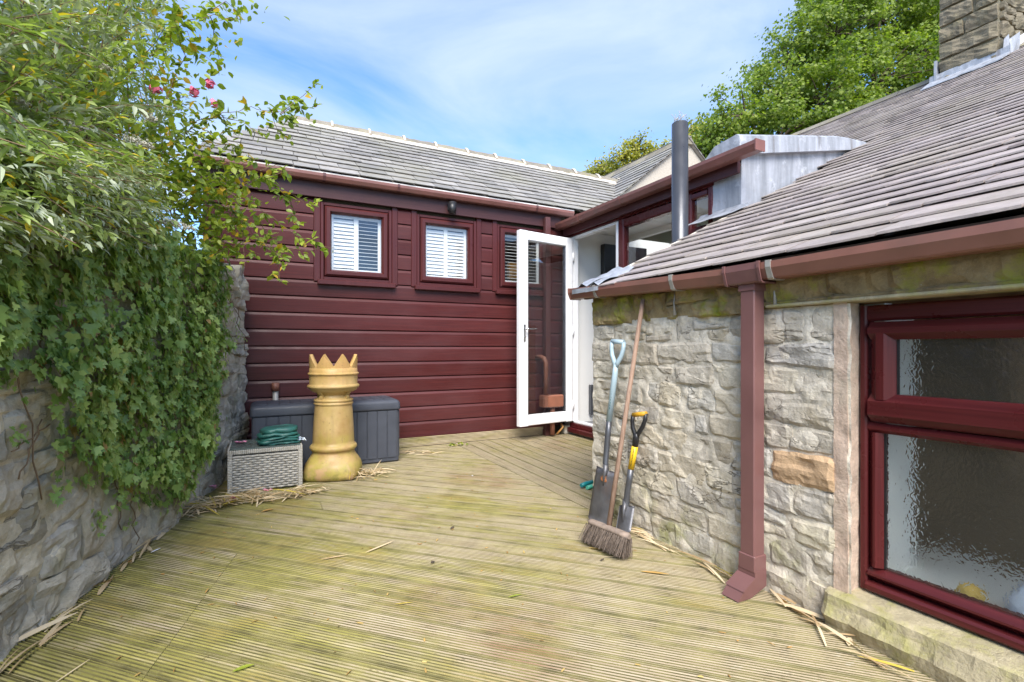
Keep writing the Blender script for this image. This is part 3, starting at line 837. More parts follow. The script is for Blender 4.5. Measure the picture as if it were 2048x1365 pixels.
vm.rings(rs); vm.build('verge_mortar', M['mortar_ridge'], house)

# --- eaves gutter of the stone house
def gutter_prof(front, back, z0, z1, th=.004, step=.016):
    s = 1 if back > front else -1
    o = [(front, z1), (front, z1 - .026), (front + s * step, z0 + .006), (front + s * (step + .008), z0), (back - s * .008, z0), (back, z0 + .01), (back, z1)]
    i = [(back - s * th, z1), (back - s * th, z0 + .014), (back - s * .012, z0 + th), (front + s * (step + .010), z0 + th), (front + s * (step + .004), z0 + .01), (front + s * th, z1 - .028), (front + s * th, z1 - .006), (front + s * .010, z1 - .006), (front + s * .010, z1)]
    return o + i
gz0, gz1 = 1.270, 1.336
def gsec(y): return gz0 + max(0, y - 1.45) / 1.15 * .040, gz1 + max(0, y - 1.45) / 1.15 * .040
gm = MB(); rs = []
for y in (-1.5, 0, .8, 1.45, 2.0, 2.615):
    a_, b_ = gsec(y); rs.append([(p_[0], y, p_[1]) for p_ in gutter_prof(1.742, 1.832, a_, b_)])
gm.rings(rs, True)
gut = gm.build('gutter', M['gutter'], house)
a_, b_ = gsec(2.615)
MB().prism([(1.738, b_ + .003), (1.738, b_ - .028), (1.756, a_ - .003), (1.834, a_ - .003), (1.834, b_ + .003)], 2.612, 2.622, 'y').build('end_cap', M['gutter'], gut)
def bracket(y, par, mat):
    a_, b_ = gsec(y); q = MB()
    q.rings([[(p_[0], yy, p_[1]) for p_ in gutter_prof(1.7385, 1.8345, a_ - .0035, b_ + .004, .003)] for yy in (y - .011, y + .011)], True)
    return q.build('bracket', mat, par)
for u_ in (1187, 1341, 1536): bracket(on_x(u_, 560, 1.742).y, gut, M['clip'])
bracket(.35, gut, M['clip']); bracket(-.4, gut, M['clip'])
yo = 1.354
un = MB(); a_, b_ = gsec(yo)
un.rings([[(p_[0], yy, p_[1]) for p_ in gutter_prof(1.734, 1.84, a_ - .008, b_ + .004, .004)] for yy in (yo - .075, yo + .085)], True)
for yy in (yo - .078, yo + .082):
    un.rings([[(p_[0], y2, p_[1]) for p_ in gutter_prof(1.729, 1.843, a_ - .012, b_ + .006, .006)] for y2 in (yy - .006, yy + .006)], True)
un.box(1.766, 1.838, 1.316, 1.391, 1.235, a_ - .006)
un.build('outlet', M['pipe'], gut)
# downpipe
dp = MB(); dp.box(1.770, 1.834, 1.320, 1.386, .115, 1.245, .004); pipe = dp.build('downpipe', M['pipe'], house)
q = MB(); q.box(1.765, 1.839, 1.315, 1.391, .095, .160, .003); q.build('collar', M['pipe'], pipe)
q = MB(); pf = [(1.767, .10), (1.767, .078), (1.700, .038), (1.668, .004), (1.742, .002), (1.837, .032), (1.837, .10)]
q.prism(pf, 1.314, 1.392, 'y'); q.build('shoe', M['pipe'], pipe)
q = MB(); q.prism([(1.7655, .0795), (1.6985, .0415), (1.6945, .0375), (1.7020, .0340), (1.768, .072)], 1.311, 1.395, 'y'); q.build('shoe_rim', M['pipe'], pipe)
# old mortar drips under the gutter
for u_ in (1355, 1557):
    yy = on_x(u_, 600, XW).y; q = MB(); q.tube([(XW - .014, yy, 1.29), (XW - .02, yy + .004, 1.225), (XW - .016, yy + .001, 1.165)], [.006, .004, .009], 6)
    q.build('fixing_stub', M['clip'], house)

# --- chimney stack
ch = MB(); cx0, cx1, cy0, cy1 = 7.62, 8.32, 2.50, 3.08
ch.box(cx0 + .012, cx1, cy0 + .012, cy1 - .012, 3.9, 6.5)
chm = ch.build('chimney', M['chmortar'], house)
fr_ch1 = lambda a, z_, d: (cx0 - d, a, z_); fr_ch2 = lambda a, z_, d: (a, cy0 - d, z_)
zc_ = [4.20 + .205 * i for i in range(11)]
rr = random.Random(9)
for i, q in enumerate(courses(cy0, cy1, zc_, .22, .42, rr, .018)):
    stone_faces(fr_ch1, q, .03, i + 500, M['chstone'], chm, nx=9, nz=7, gap=.016, rough=.022)
for i, q in enumerate(courses(cx0, cx1, zc_, .25, .45, rr, .018)):
    stone_faces(fr_ch2, q, .03, i + 600, M['chstone'], chm, nx=9, nz=7, gap=.016, rough=.022)
fl = MB(); zb = zroof(cx0)
n = 18; rs = []
for i in range(n + 1):
    y = cy0 - .10 + (cy1 - cy0 + .18) * i / n; k = .012 * noise.noise(Vector((y * 9, 0, 0)))
    rs.append([(cx0 - .034, y, zb + .105 + k), (cx0 - .042, y, zb + .03), (cx0 - .26, y, zroof(cx0 - .26) + .038 + k), (cx0 - .26, y, zroof(cx0 - .26) + .026 + k), (cx0 - .03, y, zb + .01)])
fl.rings(rs)
fl.box(cx0 - .045, cx0 + .25, cy1 + .005, cy1 + .03, zb - .1, zb + .28)
for k_ in range(3):     # loose stepped lead at the corner
    fl.add([(cx0 - .04 + k_ * .14, cy0 - .035 - .03 * k_, zb + .02), (cx0 + .12 + k_ * .14, cy0 - .05 - .04 * k_, zb + .10), (cx0 + .10 + k_ * .14, cy0 - .045 - .05 * k_, zb + .30 + .04 * k_), (cx0 - .035 + k_ * .14, cy0 - .045, zb + .20 + .04 * k_)], [(0, 1, 2, 3)])
fl.build('flashing', M['lead'], chm)

# ================================================================== DORMER AND DOOR WALL (x = XD)
XD = 3.24
dw = MB()
# low wall under the window, pier between clad wall and door
dw.box(XD, XD + .25, 2.53, 3.93, -.3, 1.30)
dw.box(XD - .02, XD + .06, 4.80, 4.94, -.3, 2.30)
dw.build('dormer_wall', M['render'], house)
# room behind
rm = MB(); x0, x1, y0, y1, z0, z1 = XD + .07, 5.1, 2.60, 4.895, .10, 2.40
rm.add([(x0, y0, z0), (x1, y0, z0), (x1, y1, z0), (x0, y1, z0), (x0, y0, z1), (x1, y0, z1), (x1, y1, z1), (x0, y1, z1)],
       [(0, 1, 5, 4), (1, 2, 6, 5), (2, 3, 7, 6)])
for (xa, xb, ya, yb) in ((x0, 4.15, y0, y1), (4.15, 4.86, y0, 2.95), (4.86, x1, y0, y1)): rm.add([(xa, ya, z1), (xb, ya, z1), (xb, yb, z1), (xa, yb, z1)], [(0, 1, 2, 3)])
rm.box(4.10, 4.16, 2.7, 4.89, 2.34, 2.56)
rm.build('room_wall', M['whitewall'], house)
q = MB(); q.box(XD + .01, x1, y0, y1, .06, .115); q.build('room_floor', M['floor'], house)
q = MB(); q.box(XD + .48, XD + 1.15, y1 - .09, y1 - .01, .12, 2.27, .004); q.build('dark_interior_panel', M['black'], house)  # flat black panel against the side wall of the room
q = MB(); q.box(5.02, 5.08, 3.9, 4.5, .9, 2.0, .01); q.build('interior_window_frame', M['shutter'], house)
q = MB(); q.box(XD + .30, XD + .36, y1 - .06, y1 - .012, .2, .56, .004); q.build('radiator_end', M['shaft_grey'], house)
# head beam, fascia, gutter of the dormer
hb = MB(); hb.box(XD - .03, XD + .05, 2.76, 4.93, 2.295, 2.372); hb.build('header', M['frame'], house)
fb = MB(); fb.box(XD - .075, XD - .045, 2.50, 4.87, 2.31, 2.425); fb.box(XD - .046, XD + .02, 2.52, 4.87, 2.374, 2.39); fb.build('fascia', M['fasciay'], house)
gm = MB(); gm.rings([[(p_[0], y, p_[1]) for p_ in gutter_prof(XD - .175, XD - .080, 2.385, 2.455)] for y in (2.28, 4.98)], True)
gut2 = gm.build('gutter', M['gutter2'], house)
MB().box(XD - .178, XD - .077, 2.272, 2.281, 2.382, 2.46).build('end_cap', M['gutter2'], gut2)
for y in (2.95, 3.75, 4.45):
    q = MB(); q.rings([[(p_[0], yy, p_[1]) for p_ in gutter_prof(XD - .179, XD - .076, 2.381, 2.459, .003)] for yy in (y - .014, y + .014)], True); q.build('bracket', M['gutter2'], gut2)
# dormer flat roof in lead, cheek
ld = MB()
def slab(mb, pts, th):
    n = len(pts); v = [Vector(p_) for p_ in pts]; mb.add(v + [p_ - Vector((0, 0, th)) for p_ in v], [tuple(range(n))[::-1], tuple(range(n, 2 * n))] + [(i, (i + 1) % n, n + (i + 1) % n, n + i) for i in range(n)])
ztop = lambda x_: 2.60 + (x_ - 3.16) * .18
zs_ = lambda x_: 2.46 + (x_ - 3.12) * .1755
for (xa, xb, ya, yb) in ((3.12, 4.15, 2.78, 4.9), (4.151, 4.86, 2.78, 2.95), (4.151, 4.86, 4.84, 4.9), (4.861, 5.3, 2.78, 4.9)):
    slab(ld, [(xa, ya, zs_(xa)), (xa, yb, zs_(xa)), (xb, yb, zs_(xb)), (xb, ya, zs_(xb))], .04)
ld.build('dormer_roof', M['lead'], house)
q = MB(); slab(q, [(4.151, 2.951, zs_(4.151) + .01), (4.151, 4.839, zs_(4.151) + .01), (4.86, 4.839, zs_(4.86) + .01), (4.86, 2.951, zs_(4.86) + .01)], .006); q.build('added_rooflight', M['glass'], house)  # invented opening, added to let daylight into the white room
cap = MB(); n = 10; rs = []
for i in range(n + 1):
    f = i / n; x_ = 3.155 + (4.93 - 3.155) * f; e = 0.012 * noise.noise(Vector((x_ * 5, 1, 1)))
    z2 = 2.60 + .187 * (x_ - 3.2) if x_ < 4.46 else 2.836 + .05 * (x_ - 4.46)
    z2 += e * .5; zl_ = 2.445 + .205 * (x_ - 3.2)
    rs.append([(x_, 2.470, zl_), (x_, 2.475, z2 - .02), (x_, 2.50, z2), (x_, 2.70, z2 - .02), (x_, 2.80, z2 - .10), (x_, 2.80, zl_)])
cap.rings(rs, True, False); cap.build('lead_cap', M['lead'], house)
ck = MB()
pts = []
for i in range(13):
    x_ = 3.225 + (4.85 - 3.225) * i / 12; pts.append(x_)
V = []; F = []
for i, x_ in enumerate(pts):
    for j in range(7):
        zt = 2.475 + .205 * (x_ - 3.2); zb_ = min(zroof(x_) - .02, zt); zz = zb_ + (zt - zb_) * j / 6
        V.append((x_, 2.515 + .008 * noise.noise(Vector((x_ * 3, 0, zz * 6))), zz))
for i in range(12):
    for j in range(6): F.append((i * 7 + j, (i + 1) * 7 + j, (i + 1) * 7 + j + 1, i * 7 + j + 1))
ck.add(V, F, True)
# front return of the cheek beside the window, dressed over the frame edge
V = []; F = []
for i in range(7):
    y = 2.515 + (2.775 - 2.515) * i / 6
    for j in range(9):
        zz = 1.93 + (2.40 - 1.93) * j / 8
        V.append((3.225 - .012 * noise.noise(Vector((y * 10, 0, zz * 5))) - (.008 if i == 6 else 0), y + (.010 * noise.noise(Vector((zz * 9, 4, 4))) if i == 6 else 0), zz))
for i in range(6):
    for j in range(8): F.append((i * 9 + j, i * 9 + j + 1, (i + 1) * 9 + j + 1, (i + 1) * 9 + j))
ck.add(V, F, True)
ck.build('lead_cheek', M['lead'], house)
# apron flashing on the slates under the dormer window
ap = MB(); V = []; F = []
for i in range(13):
    y = 2.44 + (2.90 - 2.44) * i / 12
    for j, (x_, h) in enumerate(((3.05, .024), (3.12, .026), (3.20, .030), (3.222, .045))):
        V.append((x_ - (.05 * abs(noise.noise(Vector((y * 7, 1, 2)))) if j == 0 else 0), y, zroof(x_) + h + .010 * noise.noise(Vector((y * 12, x_ * 9, 0)))))
for i in range(12):
    for j in range(3): F.append((i * 4 + j, i * 4 + j + 1, (i + 1) * 4 + j + 1, (i + 1) * 4 + j))
ap.add(V, F, True); ap.build('apron_flashing', M['lead'], house)
# windows in the dormer wall: big fixed light and small casement
def ywin(name, y0, y1, z0, z1, fw, x0, par, mat=M['frame'], matv=M['framez'], glass=M['glass'], name2='frame'):
    f = MB(); bar_v(f, y0, y0 + fw, z0, z1, x0, x0 + .07, .012); bar_v(f, y1 - fw, y1, z0, z1, x0, x0 + .07, .012)
    wo_ = f.build(name, matv, par)
    for (za, zb) in ((z0, z0 + fw), (z1 - fw, z1)):
        f = MB(); bar_h(f, y0 + fw, y1 - fw, za, zb, x0 + .001, x0 + .069, .012); f.build(name2, mat, wo_)
    MB().box(x0 + .03, x0 + .036, y0 + fw - .005, y1 - fw + .005, z0 + fw - .005, z1 - fw + .005).build('pane', glass, wo_)
    return wo_
ywin('window', 3.045, 3.945, 1.31, 2.292, .085, XD - .02, house, glass=M['glass2'])
ywin('window', 2.765, 3.042, 1.95, 2.292, .055, XD - .03, house, glass=M['glass2'])
# door frame
df = MB(); df.box(XD - .015, XD + .055, 4.745, 4.80, .155, 2.29, .004); df.box(XD - .015, XD + .055, 3.95, 3.985, .155, 2.29, .004)
df.box(XD - .014, XD + .054, 3.986, 4.744, 2.262, 2.292, .003); df.box(XD - .014, XD + .06, 3.986, 4.744, .140, .160, .003)
df.build('door_frame', M['white'], house)
ds = MB(); ds.box(XD - .030, XD + .05, 3.93, 4.80, .085, .139, .005); ds.box(XD - .060, XD + .04, 3.92, 4.81, .030, .084, .006); ds.build('door_sill', M['frame'], house)
ds = MB(); ds.box(XD + .0, XD + .25, 3.93, 4.80, -.2, .028); ds.build('threshold', M['render'], house)
ps = MB(); ps.box(XD - .09, XD - .0, 4.81, 4.905, .004, .10, .006); ps.build('stone_plinth', M['stone'], house)
# open door leaf
hp = Vector((3.205, 4.757, 0)); fp = Vector((2.452, 4.640, 0))
dd = (fp - hp); LW = dd.length; dd.normalize(); dn = Vector((-dd.y, dd.x, 0))
if dn.y > 0: dn = -dn
def lf(a, d, z_): return tuple(hp + dd * a + dn * d + Vector((0, 0, z_)))
def lbox(mb, a0, a1, d0, d1, z0, z1, ch=.008):
    pr = [(d0, z0), (d1 - ch, z0), (d1, z0 + ch), (d1, z1 - ch), (d1 - ch, z1), (d0, z1)]
    mb.rings([[lf(a0, d_, z_) for d_, z_ in pr], [lf(a1, d_, z_) for d_, z_ in pr]], True)
def lboxv(mb, a0, a1, d0, d1, z0, z1, ch=.008):
    pr = [(a0, d0), (a0, d1 - ch), (a0 + ch, d1), (a1 - ch, d1), (a1, d1 - ch), (a1, d0)]
    mb.rings([[lf(a_, d_, z0) for a_, d_ in pr], [lf(a_, d_, z1) for a_, d_ in pr]], True)
DZ0, DZ1 = .165, 2.262
lm = MB(); lboxv(lm, 0, .105, -.03, .03, DZ0, DZ1); lboxv(lm, LW - .112, LW, -.03, .03, DZ0, DZ1)
door = lm.build('door', M['white'], house, 'white framed glass door standing open')
for (za, zb) in ((DZ1 - .10, DZ1), (DZ0, DZ0 + .115)):
    lm = MB(); lbox(lm, .106, LW - .113, -.029, .0305, za, zb); lm.build('door_rail', M['white'], door)
lm = MB(); lboxv(lm, .100, .112, -.02, .022, DZ0 + .11, DZ1 - .095, .003); lboxv(lm, LW - .119, LW - .107, -.02, .022, DZ0 + .11, DZ1 - .095, .003); lm.build('gasket', M['shaft_grey'], door)
lm = MB(); lbox(lm, .1, LW - .107, -.003, .003, DZ0 + .11, DZ1 - .095, .0005); lm.build('pane', M['doorglass'], door)
hz = 1.205
lm = MB(); lboxv(lm, LW - .070, LW - .042, .030, .040, hz - .13, hz + .05, .004)
lm.tube([lf(LW - .056, .036, hz), lf(LW - .056, .080, hz), lf(LW - .066, .086, hz), lf(LW - .18, .082, hz + .003)], [.010, .010, .010, .007], 8)
lm.tube([lf(LW - .056, .038, hz - .085), lf(LW - .056, .050, hz - .085)], .011, 10)
lm.build('handle', M['chrome'], door)
lm = MB()
for zz in (.35, 1.2, 2.05): lm.tube([lf(-.004, .030, zz - .05), lf(-.004, .030, zz + .05)], .012, 8)
lm.build('hinge', M['white'], door)

# ================================================================== CLAD EXTENSION
YC = 4.93
ext = thing('clad_extension', 'single storey extension clad in maroon boards under a grey slate roof behind the pot', 'building', (1.3, 5.5, 0))
XC0, XC1 = -.42, XD + .004
wl = MB(); wl.box(XC0 + .01, XC1 + 3.0, YC + .02, YC + .10, -.3, 2.45, 0)
# cut window holes by building the wall from pieces instead
wl = MB()
W = [(.505, 1.170), (1.428, 2.084), (2.336, 2.992)]; WZ0, WZ1 = 1.625, 2.375
wl.box(XC0 + .01, XC1 + .0, YC + .021, YC + .10, -.3, WZ0); wl.box(XC0 + .01, XC1, YC + .021, YC + .10, WZ1, 2.56)
xs = [XC0 + .01] + [v for p_ in W for v in (p_[0] + .03, p_[1] - .03)] + [XC1]
for i in range(0, len(xs), 2): wl.box(xs[i], xs[i + 1], YC + .0215, YC + .099, WZ0, WZ1)
wl.box(XC0 + .01, XC0 + .1, YC + .1, 7.8, -.3, 2.56)
wallc = wl.build('wall', M['under'], ext)
PIT = .1539
def cladboard(x0, x1, z0, h=PIT):
    f = YC - .0
    pf = [(f + .018, z0), (f - .001, z0), (f - .004, z0 + .003), (f - .010, z0 + h - .034), (f - .009, z0 + h - .030), (f + .001, z0 + h - .011), (f + .010, z0 + h - .008), (f + .012, z0 + h - .003), (f + .018, z0 + h - .003)]
    return MB().prism(pf, x0, x1, 'x').build('cladding_board', M['clad'], wallc)
for k in range(16):
    z0 = .10 + PIT * k
    if z0 + PIT < 1.645:
        cladboard(XC0, XC1, z0)
    elif z0 < 2.40:
        segs = [(XC0, W[0][0] - .062), (W[0][1] + .062, W[1][0] - .062), (W[1][1] + .062, W[2][0] - .062), (W[2][1] + .062, XC1)]
        for a, b_ in segs: cladboard(a, b_, z0, PIT if z0 + PIT < 2.43 else 2.43 - z0)
q = MB(); q.box(XC0 - .012, XC0 + .03, YC - .012, YC + .10, .05, 2.42, .004); q.build('corner_trim', M['cladv'], ext)
for (a, b_) in W:
    for xa in (a - .060, b_ + .002):
        MB().box(xa, xa + .058, YC - .016, YC + .02, WZ0 + .0, 2.42, .005).build('trim', M['cladv'], ext)
# fascia, gutter
q = MB(); q.box(XC0 - .06, XC1 - .1, YC - .045, YC - .018, 2.402, 2.545, .004); q.box(XC0 - .06, XC1 - .1, YC - .017, YC + .0, 2.412, 2.43); q.build('fascia', M['fascia'], ext)
q = MB(); q.rings([[(x_, p_[0], p_[1]) for p_ in gutter_prof(YC - .135, YC - .050, 2.540, 2.602)] for x_ in (XC0 - .12, XC1 + .03)], True)
gut3 = q.build('gutter', M['gutter2'], ext)
for u_ in (649, 798, 1075):
    x_ = on_y(u_, 380, YC - .135).x
    q = MB(); q.rings([[(xx_, p_[0], p_[1]) for p_ in gutter_prof(YC - .139, YC - .046, 2.536, 2.606, .003)] for xx_ in (x_ - .012, x_ + .012)], True); q.build('bracket', M['pipe_dark'], gut3)
q = MB(); q.box(XC0 - .1, XC1 + .03, YC - .128, YC - .05, 2.602, 2.616); q.build('eaves_strip', M['eaves_white'], ext)  # thin pale strip along the top of the gutter
# windows with shutters
def xwin(x0, x1, idx):
    z0, z1 = WZ0 + .022, WZ1
    f = MB()
    for (a, b_) in ((x0, x0 + .028), (x1 - .028, x1)): f.box(a, b_, YC - .010, YC + .05, z0, z1, .003)
    f.box(x0 + .028, x1 - .028, YC - .009, YC + .049, z1 - .028, z1, .003); f.box(x0 + .028, x1 - .028, YC - .009, YC + .049, z0, z0 + .028, .003)
    wn_ = f.build('window', M['cladv'], ext, ['shuttered window with one dark open half behind the rose sprays', 'middle shuttered window with both halves white', 'shuttered window partly behind the open door'][idx])
    f = MB(); s0, s1, t0, t1 = x0 + .036, x1 - .036, z0 + .036, z1 - .036; sw = .062
    yo_ = YC - .030
    def sb(pts_o, pts_i):   # mitred sash member: outer edge back, inner face sloping to glass
        pass
    o_ = [(s0, t0), (s1, t0), (s1, t1), (s0, t1)]; i_ = [(s0 + sw, t0 + sw), (s1 - sw, t0 + sw), (s1 - sw, t1 - sw), (s0 + sw, t1 - sw)]
    m_ = [(s0 + .016, t0 + .016), (s1 - .016, t0 + .016), (s1 - .016, t1 - .016), (s0 + .016, t1 - .016)]
    n_ = [(s0 + sw - .016, t0 + sw - .016), (s1 - sw + .016, t0 + sw - .016), (s1 - sw + .016, t1 - sw + .016), (s0 + sw - .016, t1 - sw + .016)]
    V = [(x_, YC + .04, z_) for x_, z_ in o_] + [(x_, yo_ + .014, z_) for x_, z_ in o_] + [(x_, yo_, z_) for x_, z_ in m_] + [(x_, yo_, z_) for x_, z_ in n_] + [(x_, yo_ + .028, z_) for x_, z_ in i_] + [(x_, YC + .04, z_) for x_, z_ in i_]
    F = []
    for r in range(5):
        for k in range(4): F.append((r * 4 + k, r * 4 + (k + 1) % 4, (r + 1) * 4 + (k + 1) % 4, (r + 1) * 4 + k))
    f.add(V, F); f.build('sash', M['cladv'], wn_)
    g_ = MB(); g_.box(s0 + sw - .004, s1 - sw + .004, YC + .012, YC + .018, t0 + sw - .004, t1 - sw + .004); g_.build('pane', M['glass'], wn_)
    g_ = MB(); g_.box(x0 - .03, x1 + .03, YC - .060, YC + .0, WZ0 - .030, WZ0 + .018, .006); g_.build('sill', M['cladv'], wn_)
    # shutter stiles and louvres
    a0, a1, c0_, c1_ = s0 + sw - .03, s1 - sw + .03, t0 + sw - .03, t1 - sw + .03
    st = MB(); mid = (a0 + a1) / 2; ys = YC + .045
    for (a, b_) in ((a0, a0 + .055), (mid - .022, mid + .022), (a1 - .055, a1)): st.box(a, b_, ys, ys + .026, c0_, c1_, .003)
    st.box(a0 + .055, a1 - .055, ys + .001, ys + .025, c0_, c0_ + .05, .003); st.box(a0 + .055, a1 - .055, ys + .001, ys + .025, c1_ - .05, c1_, .003)
    st.build('shutter_frame', M['shutter'], wn_)
    n = 13
    for half, (a, b_) in enumerate(((a0 + .057, mid - .024), (mid + .024, a1 - .057))):
        tilt = 10 if (idx == 0 and half == 1) or idx == 2 else 62
        for k in range(n):
            zc2 = c0_ + .062 + (c1_ - c0_ - .124) * (k + .5) / n; L = .021 if tilt > 30 else .012
            dy, dz = L * math.cos(R(tilt)), L * math.sin(R(tilt))
            pf = [(ys + .013 - dy, zc2 - dz), (ys + .013, zc2 - .003), (ys + .013 + dy, zc2 + dz), (ys + .013, zc2 + .003)]
            MB().prism(pf, a, b_, 'x').build('louvre', M['shutter'], wn_)
for i, (a, b_) in enumerate(W): xwin(a, b_, i)
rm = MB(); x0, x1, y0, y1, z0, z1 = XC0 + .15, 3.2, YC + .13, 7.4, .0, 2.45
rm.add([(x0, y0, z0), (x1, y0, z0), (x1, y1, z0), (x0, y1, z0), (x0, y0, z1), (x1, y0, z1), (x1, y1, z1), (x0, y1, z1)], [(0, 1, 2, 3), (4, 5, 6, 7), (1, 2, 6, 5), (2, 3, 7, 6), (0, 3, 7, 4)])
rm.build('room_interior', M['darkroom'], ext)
q = MB(); q.box(2.62, 2.84, YC + .25, YC + .35, 1.8, 2.02, .02); q.build('orange_ornament', M['orange_hose'], ext)
# sensor light on the fascia
c = on_y(904, 420, YC - .10)
sl_ = thing('security_light', 'small black outdoor light on the fascia above the middle window', 'light', (c.x, YC - .05, c.z))
q = MB(); q.tube([(c.x, YC - .046, c.z + .03), (c.x, YC - .085, c.z + .045)], .016, 10); q.box(c.x - .03, c.x + .03, YC - .058, YC - .046, c.z + .0, c.z + .062, .004); q.build('bracket', M['black'], sl_)
q = MB(); q.tube([(c.x + .004, YC - .10, c.z + .072), (c.x, YC - .115, c.z - .045)], [.045, .034], 14, True, True); q.build('lamp_head', M['black'], sl_)
# roof
YEV, YRG, ZEV, ZRG = YC - .13, 6.42, 2.612, 3.72
slp = math.hypot(YRG - YEV, ZRG - ZEV); cs, sn = (YRG - YEV) / slp, (ZRG - ZEV) / slp
hipx = lambda s: XC0 - .10 + .90 * s / slp
fr_c = lambda a, s, d: (a, YEV + s * cs - d * sn, ZEV + s * sn + d * cs)
ru = MB(); ru.add([fr_c(XC0 - .08, .03, -.01), fr_c(5.6, .03, -.01), fr_c(5.6, slp, -.01), fr_c(hipx(slp), slp, -.01)], [(0, 1, 2, 3)])
ru.add([(5.6, YRG, ZRG), (5.6, 8.1, 2.6), (XC0 - .08, 8.1, 2.6), (hipx(slp), YRG, ZRG)], [(0, 1, 2, 3)])
ru.add([(XC0 - .1, YEV, ZEV), (XC0 - .1, 8.1, 2.6), (hipx(slp), YRG, ZRG)], [(0, 1, 2)])
roofc = ru.build('roof', M['slate2'], ext)
rr = random.Random(33)
sl2 = slates(fr_c, 13, lambda s: hipx(s), lambda s: 4.9, .20, .38, slp / 12.6, .01, rr, lambda a, s: True)
for am, s, V, F in sl2[:298]: MB().add(V, F).build('slate', M['slate2'], roofc)
if len(sl2) > 298:
    r_ = MB()
    for am, s, V, F in sl2[298:]: r_.add(V, F)
    r_.build('top_slates', M['slate2'], roofc)['kind'] = 'stuff'
x_ = hipx(slp) - .02; i = 0
while x_ < 5.2:
    L_ = .43 + rnd.uniform(-.02, .02); dz = rnd.uniform(-.006, .008); zt = ZRG + dz
    pf = [(YRG - .13, zt - .055), (YRG - .055, zt + .03), (YRG, zt + .065), (YRG + .055, zt + .03), (YRG + .13, zt - .055)]
    n_ = 5; rs = []
    for k in range(n_ + 1):
        rs.append([(x_ + L_ * k / n_, p_[0] + .006 * noise.noise(Vector((x_ * 9 + k, p_[0] * 9, 0))), p_[1] + .012 * noise.noise(Vector((x_ * 5 + k * .9, p_[0] * 30, 3)))) for p_ in pf])
    MB().rings(rs, True).build('ridge_tile', M['ridge'], roofc)
    MB().tube([(x_ + L_, YRG - .135, zt - .045), (x_ + L_ + .004, YRG - .06, zt + .045), (x_ + L_, YRG + .0, zt + .078)], [.018, .016, .008], 6).build('mortar_joint', M['mortar_ridge'], roofc)
    x_ += L_ + .012
bm = MB(); rs = []; n = 120
for i in range(n + 1):
    x_ = hipx(slp) + (5.1 - hipx(slp)) * i / n; k = .012 * noise.noise(Vector((x_ * 8, 0, 0))) + .006 * noise.noise(Vector((x_ * 29, 0, 0)))
    rs.append([(x_, YRG - .19 - k, ZRG - .135 - k + .02), (x_, YRG - .17, ZRG - .085 + k), (x_, YRG - .11, ZRG - .03), (x_, YRG, ZRG - .03), (x_, YRG, ZRG - .12)])
bm.rings(rs, True, True); bm.build('ridge_bedding', M['mortar_ridge'], roofc)
# grooved timber skirting
sk = MB(); pf = []
for i in range(7):
    z_ = .006 + i * .0135; pf += [(YC - .032, z_), (YC - .032, z_ + .008), (YC - .027, z_ + .0095), (YC - .027, z_ + .012)]
pf = pf + [(YC - .005, .099), (YC - .005, .006)]
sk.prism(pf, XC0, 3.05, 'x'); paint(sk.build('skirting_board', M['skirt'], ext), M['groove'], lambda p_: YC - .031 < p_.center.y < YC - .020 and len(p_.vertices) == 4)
q = MB(); q.box(XC0, XC1, YC - .034, YC + .0, .0995, .106); q.build('drip_trim', M['cladv'], ext)
# downpipe in the corner behind the door
q = MB(); q.box(2.90, 2.965, YC - .11, YC - .05, .02, 2.50, .004); pc = q.build('downpipe', M['pipe_dark'], ext)
q = MB(); q.box(2.894, 2.971, YC - .116, YC - .044, .002, .07, .004); q.build('collar', M['pipe_dark'], pc)
# waste pipe and hopper seen through the door glass
hp_ = thing('drain_hopper', 'brown drain hopper with bent waste pipe seen through the open glass door', 'drain', (2.90, 4.80, 0))
q = MB(); q.box(2.80, 3.07, 4.70, 4.81, .335, .475, .012); q.build('hopper_box', M['terra'], hp_)
q = MB(); q.tube([(2.86, 4.755, .46), (2.86, 4.755, .84), (2.85, 4.775, .885), (2.84, 4.82, .90), (2.84, YC - .01, .90)], .026, 12); q.build('waste_pipe', M['terra'], hp_)
q = MB(); q.tube([(2.95, 4.76, .02), (2.95, 4.76, .34)], .03, 10); q.build('outlet_pipe', M['terra'], hp_)
q = MB(); q.tube([(3.03, 4.80, .012), (3.07, 4.78, .06), (3.10, 4.77, .10), (3.09, 4.80, .13)], .011, 8)
tag(q.build('hose_end', M['orange_hose']), 'short orange hose end curling behind the open door at deck level', 'hose')
# stub pipe behind the storage box
c = on_y(551, 780, YC - .055)
sp_ = thing('vent_pipe', 'short terracotta vent pipe poking up behind the dark storage box', 'pipe', (c.x, YC - .055, 0))
q = MB(); q.tube([(c.x, YC - .055, .0), (c.x, YC - .055, c.z)], .024, 12); q.build('pipe', M['clip'], sp_)
q = MB(); q.tube([(c.x, YC - .055, c.z - .01), (c.x, YC - .055, c.z + .062)], [.033, .031], 14); q.build('cap', M['terra'], sp_)

